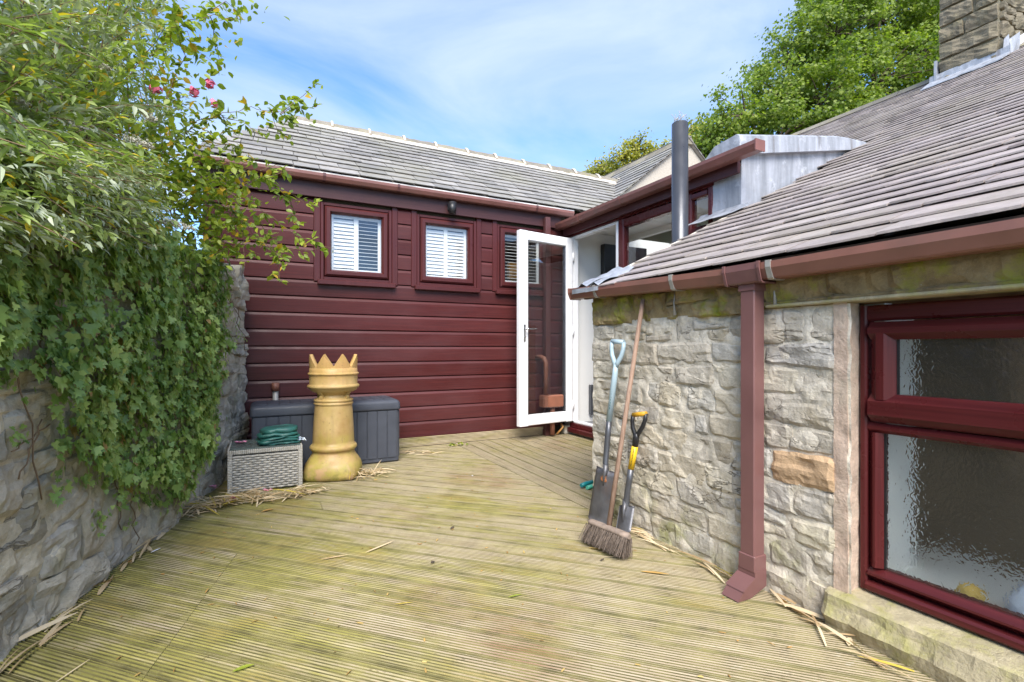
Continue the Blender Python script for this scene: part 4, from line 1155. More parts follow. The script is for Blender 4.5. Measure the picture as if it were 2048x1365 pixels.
# ================================================================== FAR GABLE
gab = thing('gable_building', 'far pebbledashed gable with old stone slate roof behind the flue', 'building', (5.76, 6.0, 0))
GY = 5.45; gx, gz_ = 5.76, 4.15; sL = .80
q = MB(); prf = [(gx - 2.0, gz_ - 2.0 * sL), (gx, gz_), (gx + 2.2, gz_ - 2.2 * sL), (gx + 2.2, 0), (gx - 2.0, 0)]
q.prism(prf, GY, GY + .3, 'y'); q.build('wall', M['render'], gab)
q = MB(); q.add([(gx, GY - .05, gz_ + .01), (gx, 9.2, gz_ + .01), (gx - 2.2, 9.2, gz_ - 2.2 * sL + .01), (gx - 2.2, GY - .05, gz_ - 2.2 * sL + .01)], [(0, 1, 2, 3)])
q.add([(gx, GY - .05, gz_ + .01), (gx, 9.2, gz_ + .01), (gx + 2.4, 9.2, gz_ - 2.4 * sL + .01), (gx + 2.4, GY - .05, gz_ - 2.4 * sL + .01)], [(0, 1, 2, 3)])
gr = q.build('roof', M['slate2'], gab)
rr = random.Random(5); hl = math.hypot(1, sL)
fr_g = lambda a, s, d: (gx - 2.2 + s / hl - d * sL / hl, a, gz_ - 2.2 * sL + s * sL / hl + d / hl + .012)
for am, s, V, F in slates(fr_g, 17, lambda s: GY - .06, lambda s: 9.1, .24, .42, .165, .01, rr, lambda a, s: s > .9):
    MB().add(V, F).build('slate', M['slate2'], gr)
fr_g2 = lambda a, s, d: (gx + 2.2 - s / hl + d * sL / hl, a, gz_ - 2.2 * sL + s * sL / hl + d / hl + .012)
r_ = MB()
for am, s, V, F in slates(fr_g2, 17, lambda s: GY - .06, lambda s: 9.1, .24, .42, .165, .01, rr, lambda a, s: True): r_.add(V, F)
r_.build('hidden_side_slates', M['slate2'], gr)['kind'] = 'stuff'
for i in range(9):
    y = GY - .05 + i * .42; pf = [(gx - .13, gz_ - .06), (gx - .05, gz_ + .05), (gx, gz_ + .07), (gx + .05, gz_ + .05), (gx + .13, gz_ - .06)]
    MB().prism(pf, y, y + .41, 'y').build('ridge_tile', M['ridge'], gr)
vf = MB(); c = fr_c(4.25, 1.0, .03)
nc_ = Vector((0, -sn, cs)); V = []
for i in range(5):
    for j in range(5):
        p_ = on_plane(1236 + 26 * i / 4 + (4 - j) * 1.5, 362 + 30 * j / 4 - i * .5, fr_c(0, 0, .07), nc_); V.append(p_ + nc_ * .02 * noise.noise(Vector((i * .9, j * .8, 0))))
vf.add(V, [(i * 5 + j, i * 5 + j + 1, (i + 1) * 5 + j + 1, (i + 1) * 5 + j) for i in range(4) for j in range(4)], True); vf.build('valley_flashing', M['lead'], ext)

# ================================================================== FLUE
fx, fy = 2.76, 2.672
flue = thing('flue_pipe', 'tall dark grey steel flue pipe standing beside the lead covered dormer', 'flue', (fx, fy, 0))
q = MB(); q.tube([(fx, fy, .0), (fx, fy, 2.655)], .059, 28); q.build('pipe', M['flue'], flue)
q = MB(); q.tube([(fx, fy, 2.655), (fx, fy, 2.662)], [.059, .052], 28); q.build('rim', M['flue'], flue)
q = MB(); rr = random.Random(4)
for i in range(16):
    a = rr.uniform(0, 6.28); r_0 = rr.uniform(.01, .05); h = rr.uniform(.03, .10)
    p0 = Vector((fx + r_0 * math.cos(a), fy + r_0 * math.sin(a), 2.65)); q.tube([p0, p0 + Vector((rr.uniform(-.02, .02), rr.uniform(-.02, .02), h * .6)), p0 + Vector((rr.uniform(-.04, .04), rr.uniform(-.04, .04), h))], .0018, 4)
q.build('bird_guard', M['clip'], flue)

# ================================================================== LEFT RUBBLE WALL
A0 = Vector((-1.62, -1.55)); A1 = Vector((-.105, 4.80)); AD = (A1 - A0); AL = AD.length; AD.normalize(); AN = Vector((AD.y, -AD.x))
gw = thing('garden_wall', 'old grey rubble stone wall hung with ivy on the left of the deck', 'wall', (A0.x, A0.y, 0))
def topz(a): return 1.60 + .05 * noise.noise(Vector((a * 1.7, 0, 0))) + (.06 if a > AL - .3 else 0) - max(0, (a - (AL - .10))) * 1.2
def fr_left(a, z_, d):
    bl = .045 * noise.noise(Vector((a * 1.9, z_ * 2.3, 7))) + .035 * math.sin(min(1, z_ / 1.6) * 3.1) * .5 + .05 * max(0, .45 - z_)
    ew = .018 * noise.noise(Vector((z_ * 5, 3, 3))) if a > AL - .05 else 0
    p_ = A0 + AD * (a + ew) + AN * (d + bl - .03); return (p_.x, p_.y, z_)
q = MB(); grid_wall(q, fr_left, 0, AL, -.3, 1.58, .025, .014, off=.0, top=topz)
# top and end
nA = 60; V = []
for i in range(nA + 1):
    a = AL * i / nA; f0 = Vector(fr_left(a, topz(a), -.01)); bk = f0 + Vector((-AN.x, -AN.y, 0)) * .42
    V += [f0, bk, Vector((bk.x, bk.y, -.3))]
F = []
for i in range(nA): F += [(i * 3, i * 3 + 1, i * 3 + 4, i * 3 + 3), (i * 3 + 1, i * 3 + 2, i * 3 + 5, i * 3 + 4)]
q.add(V, F)
wall_l = q.build('wall_core', M['gmortar'], gw)
rr = random.Random(17); zs = [-.10, .15, .33, .47, .64, .78, .93, 1.05, 1.19, 1.31, 1.45, 1.60]
qs = courses(0, AL, zs, .15, .42, rr, .04)
for i, qd in enumerate(qs):
    am = sum(c_[0] for c_ in qd) / 4
    if am < 1.6: continue
    if qd[2][1] > 1.5: qd = (qd[0], qd[1], (qd[2][0], topz(qd[2][0]) + rr.uniform(-.02, .05)), (qd[3][0], topz(qd[3][0]) + rr.uniform(-.02, .05)))
    stone_faces(fr_left, qd, rr.uniform(-.004, .018), i + 900, M['gstone'], wall_l, nx=12, nz=9, gap=.003, rough=.020)
# cope stones at the far end of the wall (standing proud)
for (a_, b__, z0_, z1_) in ((AL - .32, AL - .02, 1.40, 1.66), (AL - .62, AL - .33, 1.45, 1.62)):
    stone_faces(fr_left, ((a_, z0_), (b__, z0_), (b__ - .05, z1_), (a_ + .03, z1_ + .02)), .05, int(a_ * 90), M['gstone'], wall_l, nx=8, nz=8, gap=.004, rough=.03, skin=.25)

# ================================================================== OBJECTS ON THE DECK
# storage box
bx0, bx1, by0, by1, bh = -.07, 1.105, 4.315, 4.74, .555
sb = thing('storage_box', 'long charcoal plastic storage box with ribbed panels against the maroon wall', 'storage box', ((bx0 + bx1) / 2, (by0 + by1) / 2, 0))
q = MB(); q.box(bx0 + .012, bx1 - .012, by0 + .012, by1 - .01, .004, .47, .012)
q.build('body', M['box'], sb)
q = MB(); nP = 13; wP = (bx1 - bx0 - .06) / nP
for i in range(nP):
    MB().box(bx0 + .03 + i * wP + .003, bx0 + .03 + (i + 1) * wP - .003, by0 + .004, by0 + .013, .045, .455, .003).build('rib_panel', M['box'], sb)
for i in range(5):
    MB().box(bx1 - .0125, bx1 - .004, by0 + .03 + i * .074, by0 + .10 + i * .074, .045, .455, .003).build('rib_panel', M['box'], sb)
q = MB(); n = 8
def rr_ring(x0, x1, y0, y1, z_, r_, k=5):
    o_ = []
    for (cx_, cy_, a0) in ((x1 - r_, y0 + r_, -90), (x1 - r_, y1 - r_, 0), (x0 + r_, y1 - r_, 90), (x0 + r_, y0 + r_, 180)):
        for i in range(k): a = R(a0 + 90 * i / (k - 1)); o_.append((cx_ + r_ * math.cos(a), cy_ + r_ * math.sin(a), z_))
    return o_
rs = [rr_ring(bx0, bx1, by0, by1, .462, .03), rr_ring(bx0 - .002, bx1 + .002, by0 - .002, by1, .474, .03), rr_ring(bx0, bx1, by0, by1, .515, .03)]
for k in range(1, 6):
    a = R(90 * k / 5); rs.append(rr_ring(bx0 + .04 * (1 - math.cos(a)), bx1 - .04 * (1 - math.cos(a)), by0 + .04 * (1 - math.cos(a)), by1 - .04 * (1 - math.cos(a)), .515 + .035 * math.sin(a), .03))
q.rings(rs, True, True); lid = q.build('lid', M['box'], sb)
for i in range(nP):
    MB().box(bx0 + .045 + i * (bx1 - bx0 - .09) / nP, bx0 + .045 + (i + 1) * (bx1 - bx0 - .09) / nP - .006, by0 + .045, by1 - .05, .549, .5545, .002).build('lid_rib', M['box'], lid)

# rattan table
tx0, tx1, ty0, ty1, th_ = -.198, .275, 3.862, 4.275, .298
rt = thing('rattan_table', 'small grey woven rattan side table with glass top beside the chimney pot', 'table', ((tx0 + tx1) / 2, (ty0 + ty1) / 2, 0))
q = MB(); q.box(tx0 + .014, tx1 - .014, ty0 + .014, ty1 - .014, .012, th_ - .02); core = q.build('core', M['rattan_dark'], rt)
for (a, b_) in ((tx0, ty0), (tx1 - .03, ty0), (tx0, ty1 - .03), (tx1 - .03, ty1 - .03)):
    q = MB(); z_ = .002
    while z_ < th_ - .025: q.box(a, a + .030, b_, b_ + .030, z_, min(z_ + .0105, th_ - .022), .003); z_ += .0112
    q.build('leg', M['rattan'], rt)
def wrapped(x0, x1, y0, y1, z0, z1, ax):
    q = MB(); L = (x1 - x0) if ax == 'x' else (y1 - y0); n = int(L / .0125)
    for i in range(n):
        a = (x0 if ax == 'x' else y0) + L * i / n; b_ = a + L / n - .0012
        if ax == 'x': q.box(a, b_, y0, y1, z0, z1, .003)
        else: q.box(x0, x1, a, b_, z0, z1, .003)
    return q
for args in ((tx0, tx1, ty0 - .001, ty0 + .03, th_ - .028, th_, 'x'), (tx0, tx1, ty1 - .03, ty1 + .001, th_ - .028, th_, 'x'), (tx0 - .001, tx0 + .03, ty0 + .03, ty1 - .03, th_ - .028, th_ - .001, 'y'), (tx1 - .03, tx1 + .001, ty0 + .03, ty1 - .03, th_ - .028, th_ - .001, 'y')):
    wrapped(*args).build('rim', M['rattan'], rt)
# weave: strands bulge over and under hidden uprights
def weave(fr, a0, a1, z0, z1, name):
    rows = int((z1 - z0) / .0165); per = .060; na = int((a1 - a0) / .0058); q = MB()
    for r in range(rows):
        zz = z0 + r * .0165; ph = math.pi * (r % 2); rs = []
        for i in range(na + 1):
            a = a0 + (a1 - a0) * i / na; d = .0055 * math.sin(a / per * 2 * math.pi + ph)
            rs.append([fr(a, zz + .0006, d - .001), fr(a, zz + .0025, d + .0022), fr(a, zz + .0128, d + .0022), fr(a, zz + .0150, d - .001)])
        q.rings(rs, False, True, closed=False)
    o_ = q.build(name, M['rattan'], rt); o_['kind'] = 'stuff'; return o_
weave(lambda a, z_, d: (a, ty0 + .006 - d, z_), tx0 + .031, tx1 - .031, .012, th_ - .032, 'woven_strands')
weave(lambda a, z_, d: (tx1 - .006 + d, a, z_), ty0 + .031, ty1 - .031, .012, th_ - .032, 'woven_strands')
weave(lambda a, z_, d: (tx0 + .006 - d, a, z_), ty0 + .031, ty1 - .031, .012, th_ - .032, 'woven_strands')
q = MB(); q.box(tx0 + .012, tx1 - .012, ty0 + .012, ty1 - .012, th_ + .0005, th_ + .006, .002); q.build('glass_top', M['glasstop'], rt)
TZ = th_ + .0065
# folded tarpaulin
tp = thing('tarpaulin', 'folded dark green tarpaulin lying on the rattan table', 'tarpaulin', (.12, 4.03, TZ))
def fold(cx_, cy_, wx, wy, z0, h, seed, ang=.05):
    rs = []; n = 28
    for k in range(5):
        f = [0, .12, .5, .88, 1][k]; ins_ = [.012, .0, -.003, .0, .012][k]; ring = []
        for i in range(n):
            a = 2 * math.pi * i / n; c_, s_ = math.cos(a), math.sin(a)
            e = 5.0; rr_ = (abs(c_) ** e + abs(s_) ** e) ** (-1 / e)
            x_ = (wx - ins_) * rr_ * c_; y_ = (wy - ins_) * rr_ * s_
            nn = noise.noise(Vector((x_ * 14 + seed, y_ * 14, f * 3 + seed)))
            x_ += .022 * nn; y_ += .028 * noise.noise(Vector((x_ * 11, seed * 3.1, f * 2)))
            zz = z0 + h * f + .012 * noise.noise(Vector((x_ * 20, y_ * 20, seed))) + (-.35 * max(0, -x_ - wx * .3) if k > 0 else 0) * (z0 - TZ + h) * 3
            ring.append((cx_ + x_ * math.cos(ang) - y_ * math.sin(ang), cy_ + x_ * math.sin(ang) + y_ * math.cos(ang), max(zz, TZ + .0005)))
        rs.append(ring)
    return rs
zz = TZ
for i in range(5):
    h = (.020, .022, .018, .026, .034)[i]
    q = MB(); q.rings(fold(.125 + rnd.uniform(-.012, .012), 4.02 + rnd.uniform(-.008, .008), .138 - .004 * i, .105 - .003 * i, zz, h, i * 3.3, .06 + rnd.uniform(-.03, .03)), True, True)
    q.build('fold', M['tarp'], tp); zz += h - .0015
# plastic bag scrap
q = MB(); V = []; F = []; n = 8
for i in range(n):
    for j in range(n):
        a, b_ = i / (n - 1), j / (n - 1); V.append((.222 + .085 * a, 3.95 + .12 * b_, TZ + .004 + .050 * abs(noise.noise(Vector((a * 4, b_ * 4, 2)))) * (1 - a * .3) + .016 * (1 - a)))
F = [(i * n + j, i * n + j + 1, (i + 1) * n + j + 1, (i + 1) * n + j) for i in range(n - 1) for j in range(n - 1)]
q.add(V, F, False); tag(q.build('plastic_bag', M['bag']), 'crumpled clear plastic bag sticking out beside the green tarpaulin', 'bag')

# chimney pot
pc_ = Vector((.515, 4.078, 0))
cp = thing('chimney_pot', 'tall buff clay chimney pot with crown of points on the deck', 'chimney pot', pc_)
q = MB()
pf = [(.180, .0, .8), (.200, .012, .85), (.210, .04, .75), (.212, .08, .6), (.202, .115, .45), (.180, .150, .25), (.156, .19, .05), (.155, .208, 0), (.166, .214, 0), (.175, .226, 0), (.175, .240, 0), (.166, .252, 0), (.155, .257, 0),
      (.154, .28, 0), (.150, .38, 0), (.144, .48, 0), (.139, .555, 0), (.139, .562, 0), (.146, .567, 0), (.147, .577, 0), (.140, .581, 0), (.140, .587, 0), (.147, .592, 0), (.147, .602, 0), (.139, .608, 0), (.122, .618, 0), (.118, .64, 0), (.124, .660, 0),
      (.150, .662, 0), (.172, .676, 0), (.179, .690, 0), (.187, .694, 0), (.193, .701, 0), (.194, .709, 0), (.189, .717, 0), (.180, .721, 0), (.178, .726, 0), (.179, .789, 0), (.180, .793, 0), (.187, .796, 0), (.190, .803, 0), (.187, .810, 0), (.180, .813, 0), (.178, .818, 0),
      (.177, .852, 0), (.156, .852, 0), (.156, .70, 0), (.120, .64, 0)]
q.lathe(pc_, pf, 56); q.build('body', M['clay'], cp)
for k in range(8):
    a0 = R(90 + 22.5 + 27 + 45 * k) + R(-90)
    a0 = math.atan2(-pc_.y, -pc_.x) + R(22.5 + 45 * k)
    q = MB(); rs = []
    nn_ = 7; V = []
    for i in range(nn_):
        f = i / (nn_ - 1) * 2 - 1; a = a0 + f * R(22.4)
        h = .850 + (1 - abs(f)) * .100 + .003
        fl_ = (1 - abs(f)) * .010
        for (r_, z_) in ((.1765, .840), (.1765 + fl_, h), (.1560 + fl_, h), (.1560, .840)):
            V.append((pc_.x + r_ * math.cos(a), pc_.y + r_ * math.sin(a), z_))
    F = [(i * 4 + j, i * 4 + (j + 1) % 4, (i + 1) * 4 + (j + 1) % 4, (i + 1) * 4 + j) for i in range(nn_ - 1) for j in range(4)] + [(0, 1, 2, 3), tuple((nn_ - 1) * 4 + j for j in (3, 2, 1, 0))]
    q.add(V, F); q.build('crown_point', M['clay'], cp)
for k in range(4):
    a = math.atan2(-pc_.y, -pc_.x) + R(48 + 90 * k); ca, sa = math.cos(a), math.sin(a); tx_, ty_ = -sa, ca
    q = MB(); pr = [(.116, .606), (.138, .604), (.140, .622), (.134, .640), (.150, .655), (.168, .676), (.116, .676)]
    q.rings([[(pc_.x + ca * r_ + tx_ * w_, pc_.y + sa * r_ + ty_ * w_, z_) for r_, z_ in pr] for w_ in (-.013, .013)], True); q.build('corbel', M['clay'], cp)

# ---------------------------------------------------------------- spades and broom
def dhandle(top, dirn, side, w, h, r, mat, mat_grip, parent, names=('handle', 'grip'), solid=True):
    """D handle: top = centre of the cross grip, dirn = unit vector down the shaft, side = unit vector across"""
    t_ = Vector(top); d_ = Vector(dirn); s_ = Vector(side)
    q = MB()
    for k in (-1, 1):
        q.tube([t_ + s_ * k * w, t_ + s_ * k * w * 1.02 + d_ * h * .3, t_ + s_ * k * w * .80 + d_ * h * .62, t_ + s_ * k * w * .30 + d_ * h * .92, t_ + s_ * k * w * .1 + d_ * h * 1.15], [r, r, r * 1.05, r * 1.1, r * .9], 8)
    o1 = q.build(names[0], mat, parent)
    q = MB(); q.tube([t_ - s_ * w * 1.05, t_ + s_ * w * 1.05], r * 1.12, 10); q.build(names[1], mat_grip, parent)
    return o1
def blade(center_top, dirn, side, nrm, w0, w1, L, curve, mat, parent, label=None):
    c_ = Vector(center_top); n = 8; mrows = 9; V = []; 
    for side_ in (0, 1):
        for j in range(mrows):
            f = j / (mrows - 1); w_ = w0 + (w1 - w0) * f; low = 0
            for i in range(n + 1):
                g_ = i / n * 2 - 1
                d = curve * (g_ * g_) - (.010 * math.exp(-(g_ * 4) ** 2) * (1 - f) if side_ == 0 else .010 * math.exp(-(g_ * 4) ** 2) * (1 - f))
                edge = (1 - abs(g_) ** 3) * .018 * (f ** 4)
                V.append(c_ + dirn * (L * f + edge) + side * (g_ * w_ / 2) + nrm * (d - .002 * side_))
    F = []; m_ = (n + 1) * mrows
    for s_ in (0, 1):
        for j in range(mrows - 1):
            for i in range(n):
                k = s_ * m_ + j * (n + 1) + i; F.append((k, k + 1, k + n + 2, k + n + 1))
    for i in range(n): F += [(i, i + 1, m_ + i + 1, m_ + i), (m_ - n - 1 + i, m_ - n + i, 2 * m_ - n + i, 2 * m_ - n - 1 + i)]
    for j in range(mrows - 1): a = j * (n + 1); F += [(a, a + n + 1, m_ + a + n + 1, m_ + a), (a + n, a + 2 * n + 1, m_ + a + 2 * n + 1, m_ + a + n)]
    q = MB(); q.add(V, F, True)
    # turned treads at the shoulders
    for k in (-1, 1): q.tube([c_ + side * k * .022 + nrm * .0, c_ + side * k * w0 / 2 * .98 + nrm * curve], .0045, 6)
    q.tube([c_ + dirn * .09 - nrm * .006, c_ + dirn * .03 - nrm * .012, c_ - dirn * .03 - nrm * .012], [.003, .010, .017], 8)
    return q.build('blade', mat, parent, label)
# large spade with pale blue handle
gt = Vector((1.805, 2.262, 1.045)); gb = Vector((1.660, 2.315, .235)); bot = Vector((1.70, 2.35, .0))
gt = on_x(1236, 684, 1.80); sh2 = on_x(1212, 941, 1.735)
dirn = (sh2 - gt).normalized()
bb_ = on_z(1195, 1052, .004); bd = (bb_ - sh2).normalized()
side = Vector((-.26, .96, 0)); side = (side - bd * side.dot(bd)).normalized(); nr = bd.cross(side).normalized()
if nr.x < 0: nr = -nr
sp1 = thing('garden_spade', 'large spade with pale blue handle and grey blade leaning on the stone wall corner', 'spade', (bb_.x, bb_.y, 0), 'spades leaning on the stone wall')
hs = on_x(1218, 843, 1.765)
dhandle(gt, dirn, side, .040, .125, .0125, M['shaft_blue'], M['shaft_blue'], sp1)
q = MB(); q.tube([gt + dirn * .13, gt + dirn * .18, hs], [.013, .0165, .0175], 12); shf = q.build('shaft', M['shaft_blue'], sp1)
q = MB()
for k in range(7):
    c_ = gt + (hs - gt) * (.62 + .035 * k) + Vector((-.0145, -.009, 0)); q.box(c_.x - .0015, c_.x + .0015, c_.y - .004, c_.y + .004, c_.z - .006, c_.z + .005)
q.build('printed_mark', M['teal_print'], shf)
q = MB(); k1 = on_x(1214, 890, 1.752); q.tube([hs - (hs - gt).normalized() * .01, on_x(1216, 868, 1.758), k1, on_x(1211, 925, 1.742), sh2, sh2 + bd * .03], [.0165, .0165, .0165, .0160, .017, .014], 12)
q.build('socket', M['shaft_grey'], sp1)
Lb = (bb_ - sh2).length
blade(sh2 + nr * .004, bd, side, nr, .155, .165, Lb - .02, .012, M['ironblade'], sp1)
# rust patch where socket meets blade
q = MB(); c_ = sh2 + bd * .045 - nr * .0035
for k in range(7):
    a = k * .9; q.lathe((0, 0, 0), [(.001, 0), (.0005, .0001)], 4) if False else None
V = [c_ + side * (.017 * math.cos(t_) * (1 + .4 * math.sin(3 * t_ + 1))) + bd * (.026 * math.sin(t_) * (1 + .3 * math.cos(2 * t_))) - nr * .004 for t_ in [i * 2 * math.pi / 14 for i in range(14)]]
q = MB(); q.add(V + [v + nr * .006 for v in V], [tuple(range(14)), tuple(range(27, 13, -1))] + [(i, (i + 1) % 14, 14 + (i + 1) % 14, 14 + i) for i in range(14)])
q.build('rust_patch', simple('rust', (.34, .13, .05), .9, 0, .4, 60), sp1)

# small spade with black and yellow handle
gt2 = on_x(1279, 829, 1.815); b2t = on_x(1252, 1012, 1.790); d2 = (b2t - gt2).normalized()
bb2 = on_z(1243, 1068, .004); bd2 = (bb2 - b2t).normalized()
side2 = Vector((.10, -.99, 0)); side2 = (side2 - bd2 * side2.dot(bd2)).normalized(); nr2 = bd2.cross(side2).normalized()
if nr2.x < 0: nr2 = -nr2
sp2 = thing('garden_spade', 'small spade with black D handle, yellow grip and yellow label behind the broom', 'spade', (bb2.x, bb2.y, 0), 'spades leaning on the stone wall')
dhandle(gt2, d2, side2, .042, .115, .0115, M['black'], M['grip'], sp2)
p1_ = on_x(1270, 893, 1.805); p2_ = on_x(1262, 938, 1.80)
q = MB(); q.tube([gt2 + d2 * .105, gt2 + d2 * .13, p1_], [.016, .018, .0165], 12); q.build('handle_neck', M['black'], sp2)
q = MB(); q.tube([p1_, p2_], .0172, 14); lb = q.build('label_sleeve', M['yellow'], sp2)
q = MB()
for k in range(12):
    c_ = p1_ + (p2_ - p1_) * (.12 + .065 * k) + Vector((-.0145, -.0095, 0)); q.box(c_.x - .0012, c_.x + .0012, c_.y - .0035, c_.y + .0015, c_.z - .0022, c_.z + .0015)
q.build('printed_mark', M['black'], lb)
q = MB(); q.tube([p2_, on_x(1258, 965, 1.797), on_x(1254, 990, 1.793), b2t, b2t + bd2 * .03], [.0168, .0165, .016, .017, .012], 12); q.build('socket', M['shaft_grey'], sp2)
blade(b2t, bd2, side2, nr2, .105, .10, (bb2 - b2t).length - .018, .010, M['ironblade'], sp2)

# broom
h1 = Vector((1.520, 2.105, .095)); h2 = Vector((1.548, 1.800, .095)); hc = (h1 + h2) / 2
ptop = on_x(1286, 600, 1.822); pbot = hc + Vector((.012, .01, .025))
pd = (ptop - pbot).normalized(); hd = (h2 - h1).normalized(); hd = (hd - pd * hd.dot(pd)).normalized(); hn = pd.cross(hd).normalized()
if hn.x > 0: hn = -hn
br = thing('broom', 'old yard broom with wooden pole and grey bristles standing against the stone wall', 'broom', (hc.x, hc.y, 0))
q = MB(); q.tube([pbot - pd * .015, pbot + pd * .5, ptop], [.0125, .012, .0115], 12); q.build('pole', M['pole'], br)
def bf(a, b_, c_): return hc + hd * a + hn * b_ + pd * c_
q = MB(); rs = []
for i in range(15):
    a = -.140 + .280 * i / 14; e = min(1, (1 - abs(a) / .142) * 9) ** .5; w_ = .031 * e; h_ = .0165 * (.6 + .4 * e)
    rs.append([bf(a, w_ * math.cos(t_) * (1 if abs(math.cos(t_)) < .8 else .95), .012 + h_ * math.sin(t_)) for t_ in [k * 2 * math.pi / 12 for k in range(12)]])
q.rings(rs, True, True); q.build('stock', M['broomhead'], br)
tv = [(-.5, 0, 0), (.5, 0, 0), (.35, 1, 0), (-.35, 1, 0), (0, 0, .6), (0, 1, .35)]; tf = [(0, 1, 2, 3), (0, 4, 5, 3), (4, 1, 2, 5)]
N = 2600; aa = nrs.uniform(-.131, .131, N); bb = nrs.uniform(-.025, .025, N)
# tufts
aa = np.round(aa / .0165) * .0165 + nrs.normal(0, .0030, N); bb = np.round(bb / .011) * .011 + nrs.normal(0, .0025, N)
P0 = np.array([bf(a, b_, .004) for a, b_ in zip(aa, bb)])
flare = np.array([hd * float(a * .32 + nrs.normal(0, .10)) + hn * float(b_ * 8.0 + .10 + nrs.normal(0, .12)) - pd for a, b_ in zip(aa, bb)])
ln = np.minimum(nrs.uniform(.068, .098, N), (P0[:, 2] - .003) / np.maximum(.2, -flare[:, 2] / np.linalg.norm(flare, axis=1)))
rot = frames(flare, np.tile(np.array([[.3, .2, 1.0]]), (N, 1)) + nrs.normal(0, .3, (N, 3)))
o = cloud('bristles', tv, tf, P0, rot, np.stack([np.full(N, .0022), ln, np.full(N, .002)], 1), M['bristle'], br); o['kind'] = 'stuff'

# teal plastic handles on the deck past the wall corner
c_ = on_z(1176, 972, .02)
ht = thing('garden_shears', 'teal and mint plastic handles lying on the deck beside the spade blade', 'shears', (c_.x, c_.y, 0))
dv = Vector((.98, .22, 0)).normalized(); pv = Vector((-dv.y, dv.x, 0))
q = MB(); q.tube([Vector((c_.x, c_.y, .026)) + pv * .02 - dv * .05, Vector((c_.x, c_.y, .03)) + pv * .02 + dv * .0, Vector((c_.x, c_.y, .028)) + pv * .022 + dv * .16], [.014, .016, .015], 10); q.build('handle', M['teal'], ht)
q = MB(); q.tube([Vector((c_.x, c_.y, .017)) - pv * .022 - dv * .035, Vector((c_.x, c_.y, .017)) - pv * .020 + dv * .02, Vector((c_.x, c_.y, .017)) - pv * .018 + dv * .17], [.014, .015, .014], 10); q.build('handle', M['mint'], ht)

# ================================================================== LITTER
def strips(name, P, ang, L, Wd, zlo, zhi, mat, label, cat, tilt=.12):
    N = len(P); tv = []; tf = []
    for i in range(5):
        f = i / 4; wd = (.55, 1, 1, .8, .1)[i]; tv += [(-.5 * wd, f - .5, .05 * math.sin(f * 3.1)), (.5 * wd, f - .5, .05 * math.sin(f * 3.1) + .0)]
    tv = np.array(tv); tv[:, 0] += .04 * np.sin(tv[:, 1] * 5)
    tf = [(2 * i, 2 * i + 1, 2 * i + 3, 2 * i + 2) for i in range(4)]
    d = np.stack([np.cos(ang), np.sin(ang), nrs.normal(0, tilt, N)], 1); n_ = np.stack([nrs.normal(0, .5, N), nrs.normal(0, .5, N), np.ones(N)], 1)
    rot = frames(d, n_); z_ = nrs.uniform(zlo, zhi, N) + np.abs(d[:, 2]) * L * .5
    pos_ = np.stack([P[:, 0], P[:, 1], z_], 1)
    o_ = cloud(name, tv, tf, pos_, rot, np.stack([Wd, L, L], 1), mat)
    return tag(o_, label, cat, kind='stuff')
def scatter_line(pts, n, spread):
    pts = np.array(pts); seg = np.linalg.norm(np.diff(pts, axis=0), axis=1); cum = np.concatenate([[0], np.cumsum(seg)]); t_ = nrs.uniform(0, cum[-1], n)
    x_ = np.interp(t_, cum, pts[:, 0]); y_ = np.interp(t_, cum, pts[:, 1]); return np.stack([x_ + nrs.normal(0, spread, n), y_ + nrs.normal(0, spread, n)], 1)
zp = lambda u, v: tuple(on_z(u, v, 0))[:2]
P = np.concatenate([scatter_line([zp(375, 1032), zp(430, 1015), zp(500, 1008), zp(560, 1000), zp(640, 985)], 190, .035), scatter_line([zp(385, 1030), zp(470, 1000), zp(520, 1000)], 90, .05)])
strips('dry_reed_litter', P, nrs.normal(-.05, .75, len(P)), nrs.uniform(.06, .22, len(P)), nrs.uniform(.005, .012, len(P)), .003, .050, M['straw'], 'long heap of dry reed leaves in front of the rattan table', 'leaf litter')
P = scatter_line([zp(712, 960), zp(735, 950), zp(765, 950)], 120, .045)
P = P[(P[:, 0] - pc_.x) ** 2 + (P[:, 1] - pc_.y) ** 2 > .21 ** 2]
strips('dry_reed_litter', P, nrs.uniform(0, 3.14, len(P)), nrs.uniform(.05, .16, len(P)), nrs.uniform(.004, .008, len(P)), .003, .035, M['straw'], 'small heap of dry stalks to the right of the chimney pot foot', 'leaf litter', .2)
P = scatter_line([zp(806, 905), zp(840, 908), zp(865, 908)], 40, .04)
strips('dry_reed_litter', P, nrs.uniform(-.6, .6, len(P)), nrs.uniform(.05, .13, len(P)), nrs.uniform(.004, .008, len(P)), .003, .012, M['straw'], 'few dry stalks past the right end of the dark storage box', 'leaf litter')
wa = math.atan2(AD.y, AD.x)
P = scatter_line([zp(5, 1345), zp(137, 1226), zp(222, 1152), zp(284, 1100), zp(345, 1042)], 34, .018)
P[:, 0] += .02
strips('dry_reed_litter', P, nrs.normal(wa, .25, len(P)), nrs.uniform(.08, .24, len(P)), nrs.uniform(.008, .018, len(P)), .003, .010, M['straw'], 'dry leaves lined along the foot of the ivy covered wall', 'leaf litter', .04)
P = scatter_line([zp(1262, 1060), zp(1350, 1100), zp(1420, 1135), zp(1482, 1170)], 26, .022); P[:, 0] -= .02
strips('dry_reed_litter', P, nrs.normal(R(97), .30, len(P)), nrs.uniform(.08, .24, len(P)), nrs.uniform(.006, .012, len(P)), .003, .012, M['straw'], 'dry reed leaves along the wall foot between spades and downpipe', 'leaf litter', .04)
P = scatter_line([zp(1545, 1195), zp(1640, 1250), zp(1720, 1300), zp(1820, 1360)], 20, .020); P[:, 0] -= .02
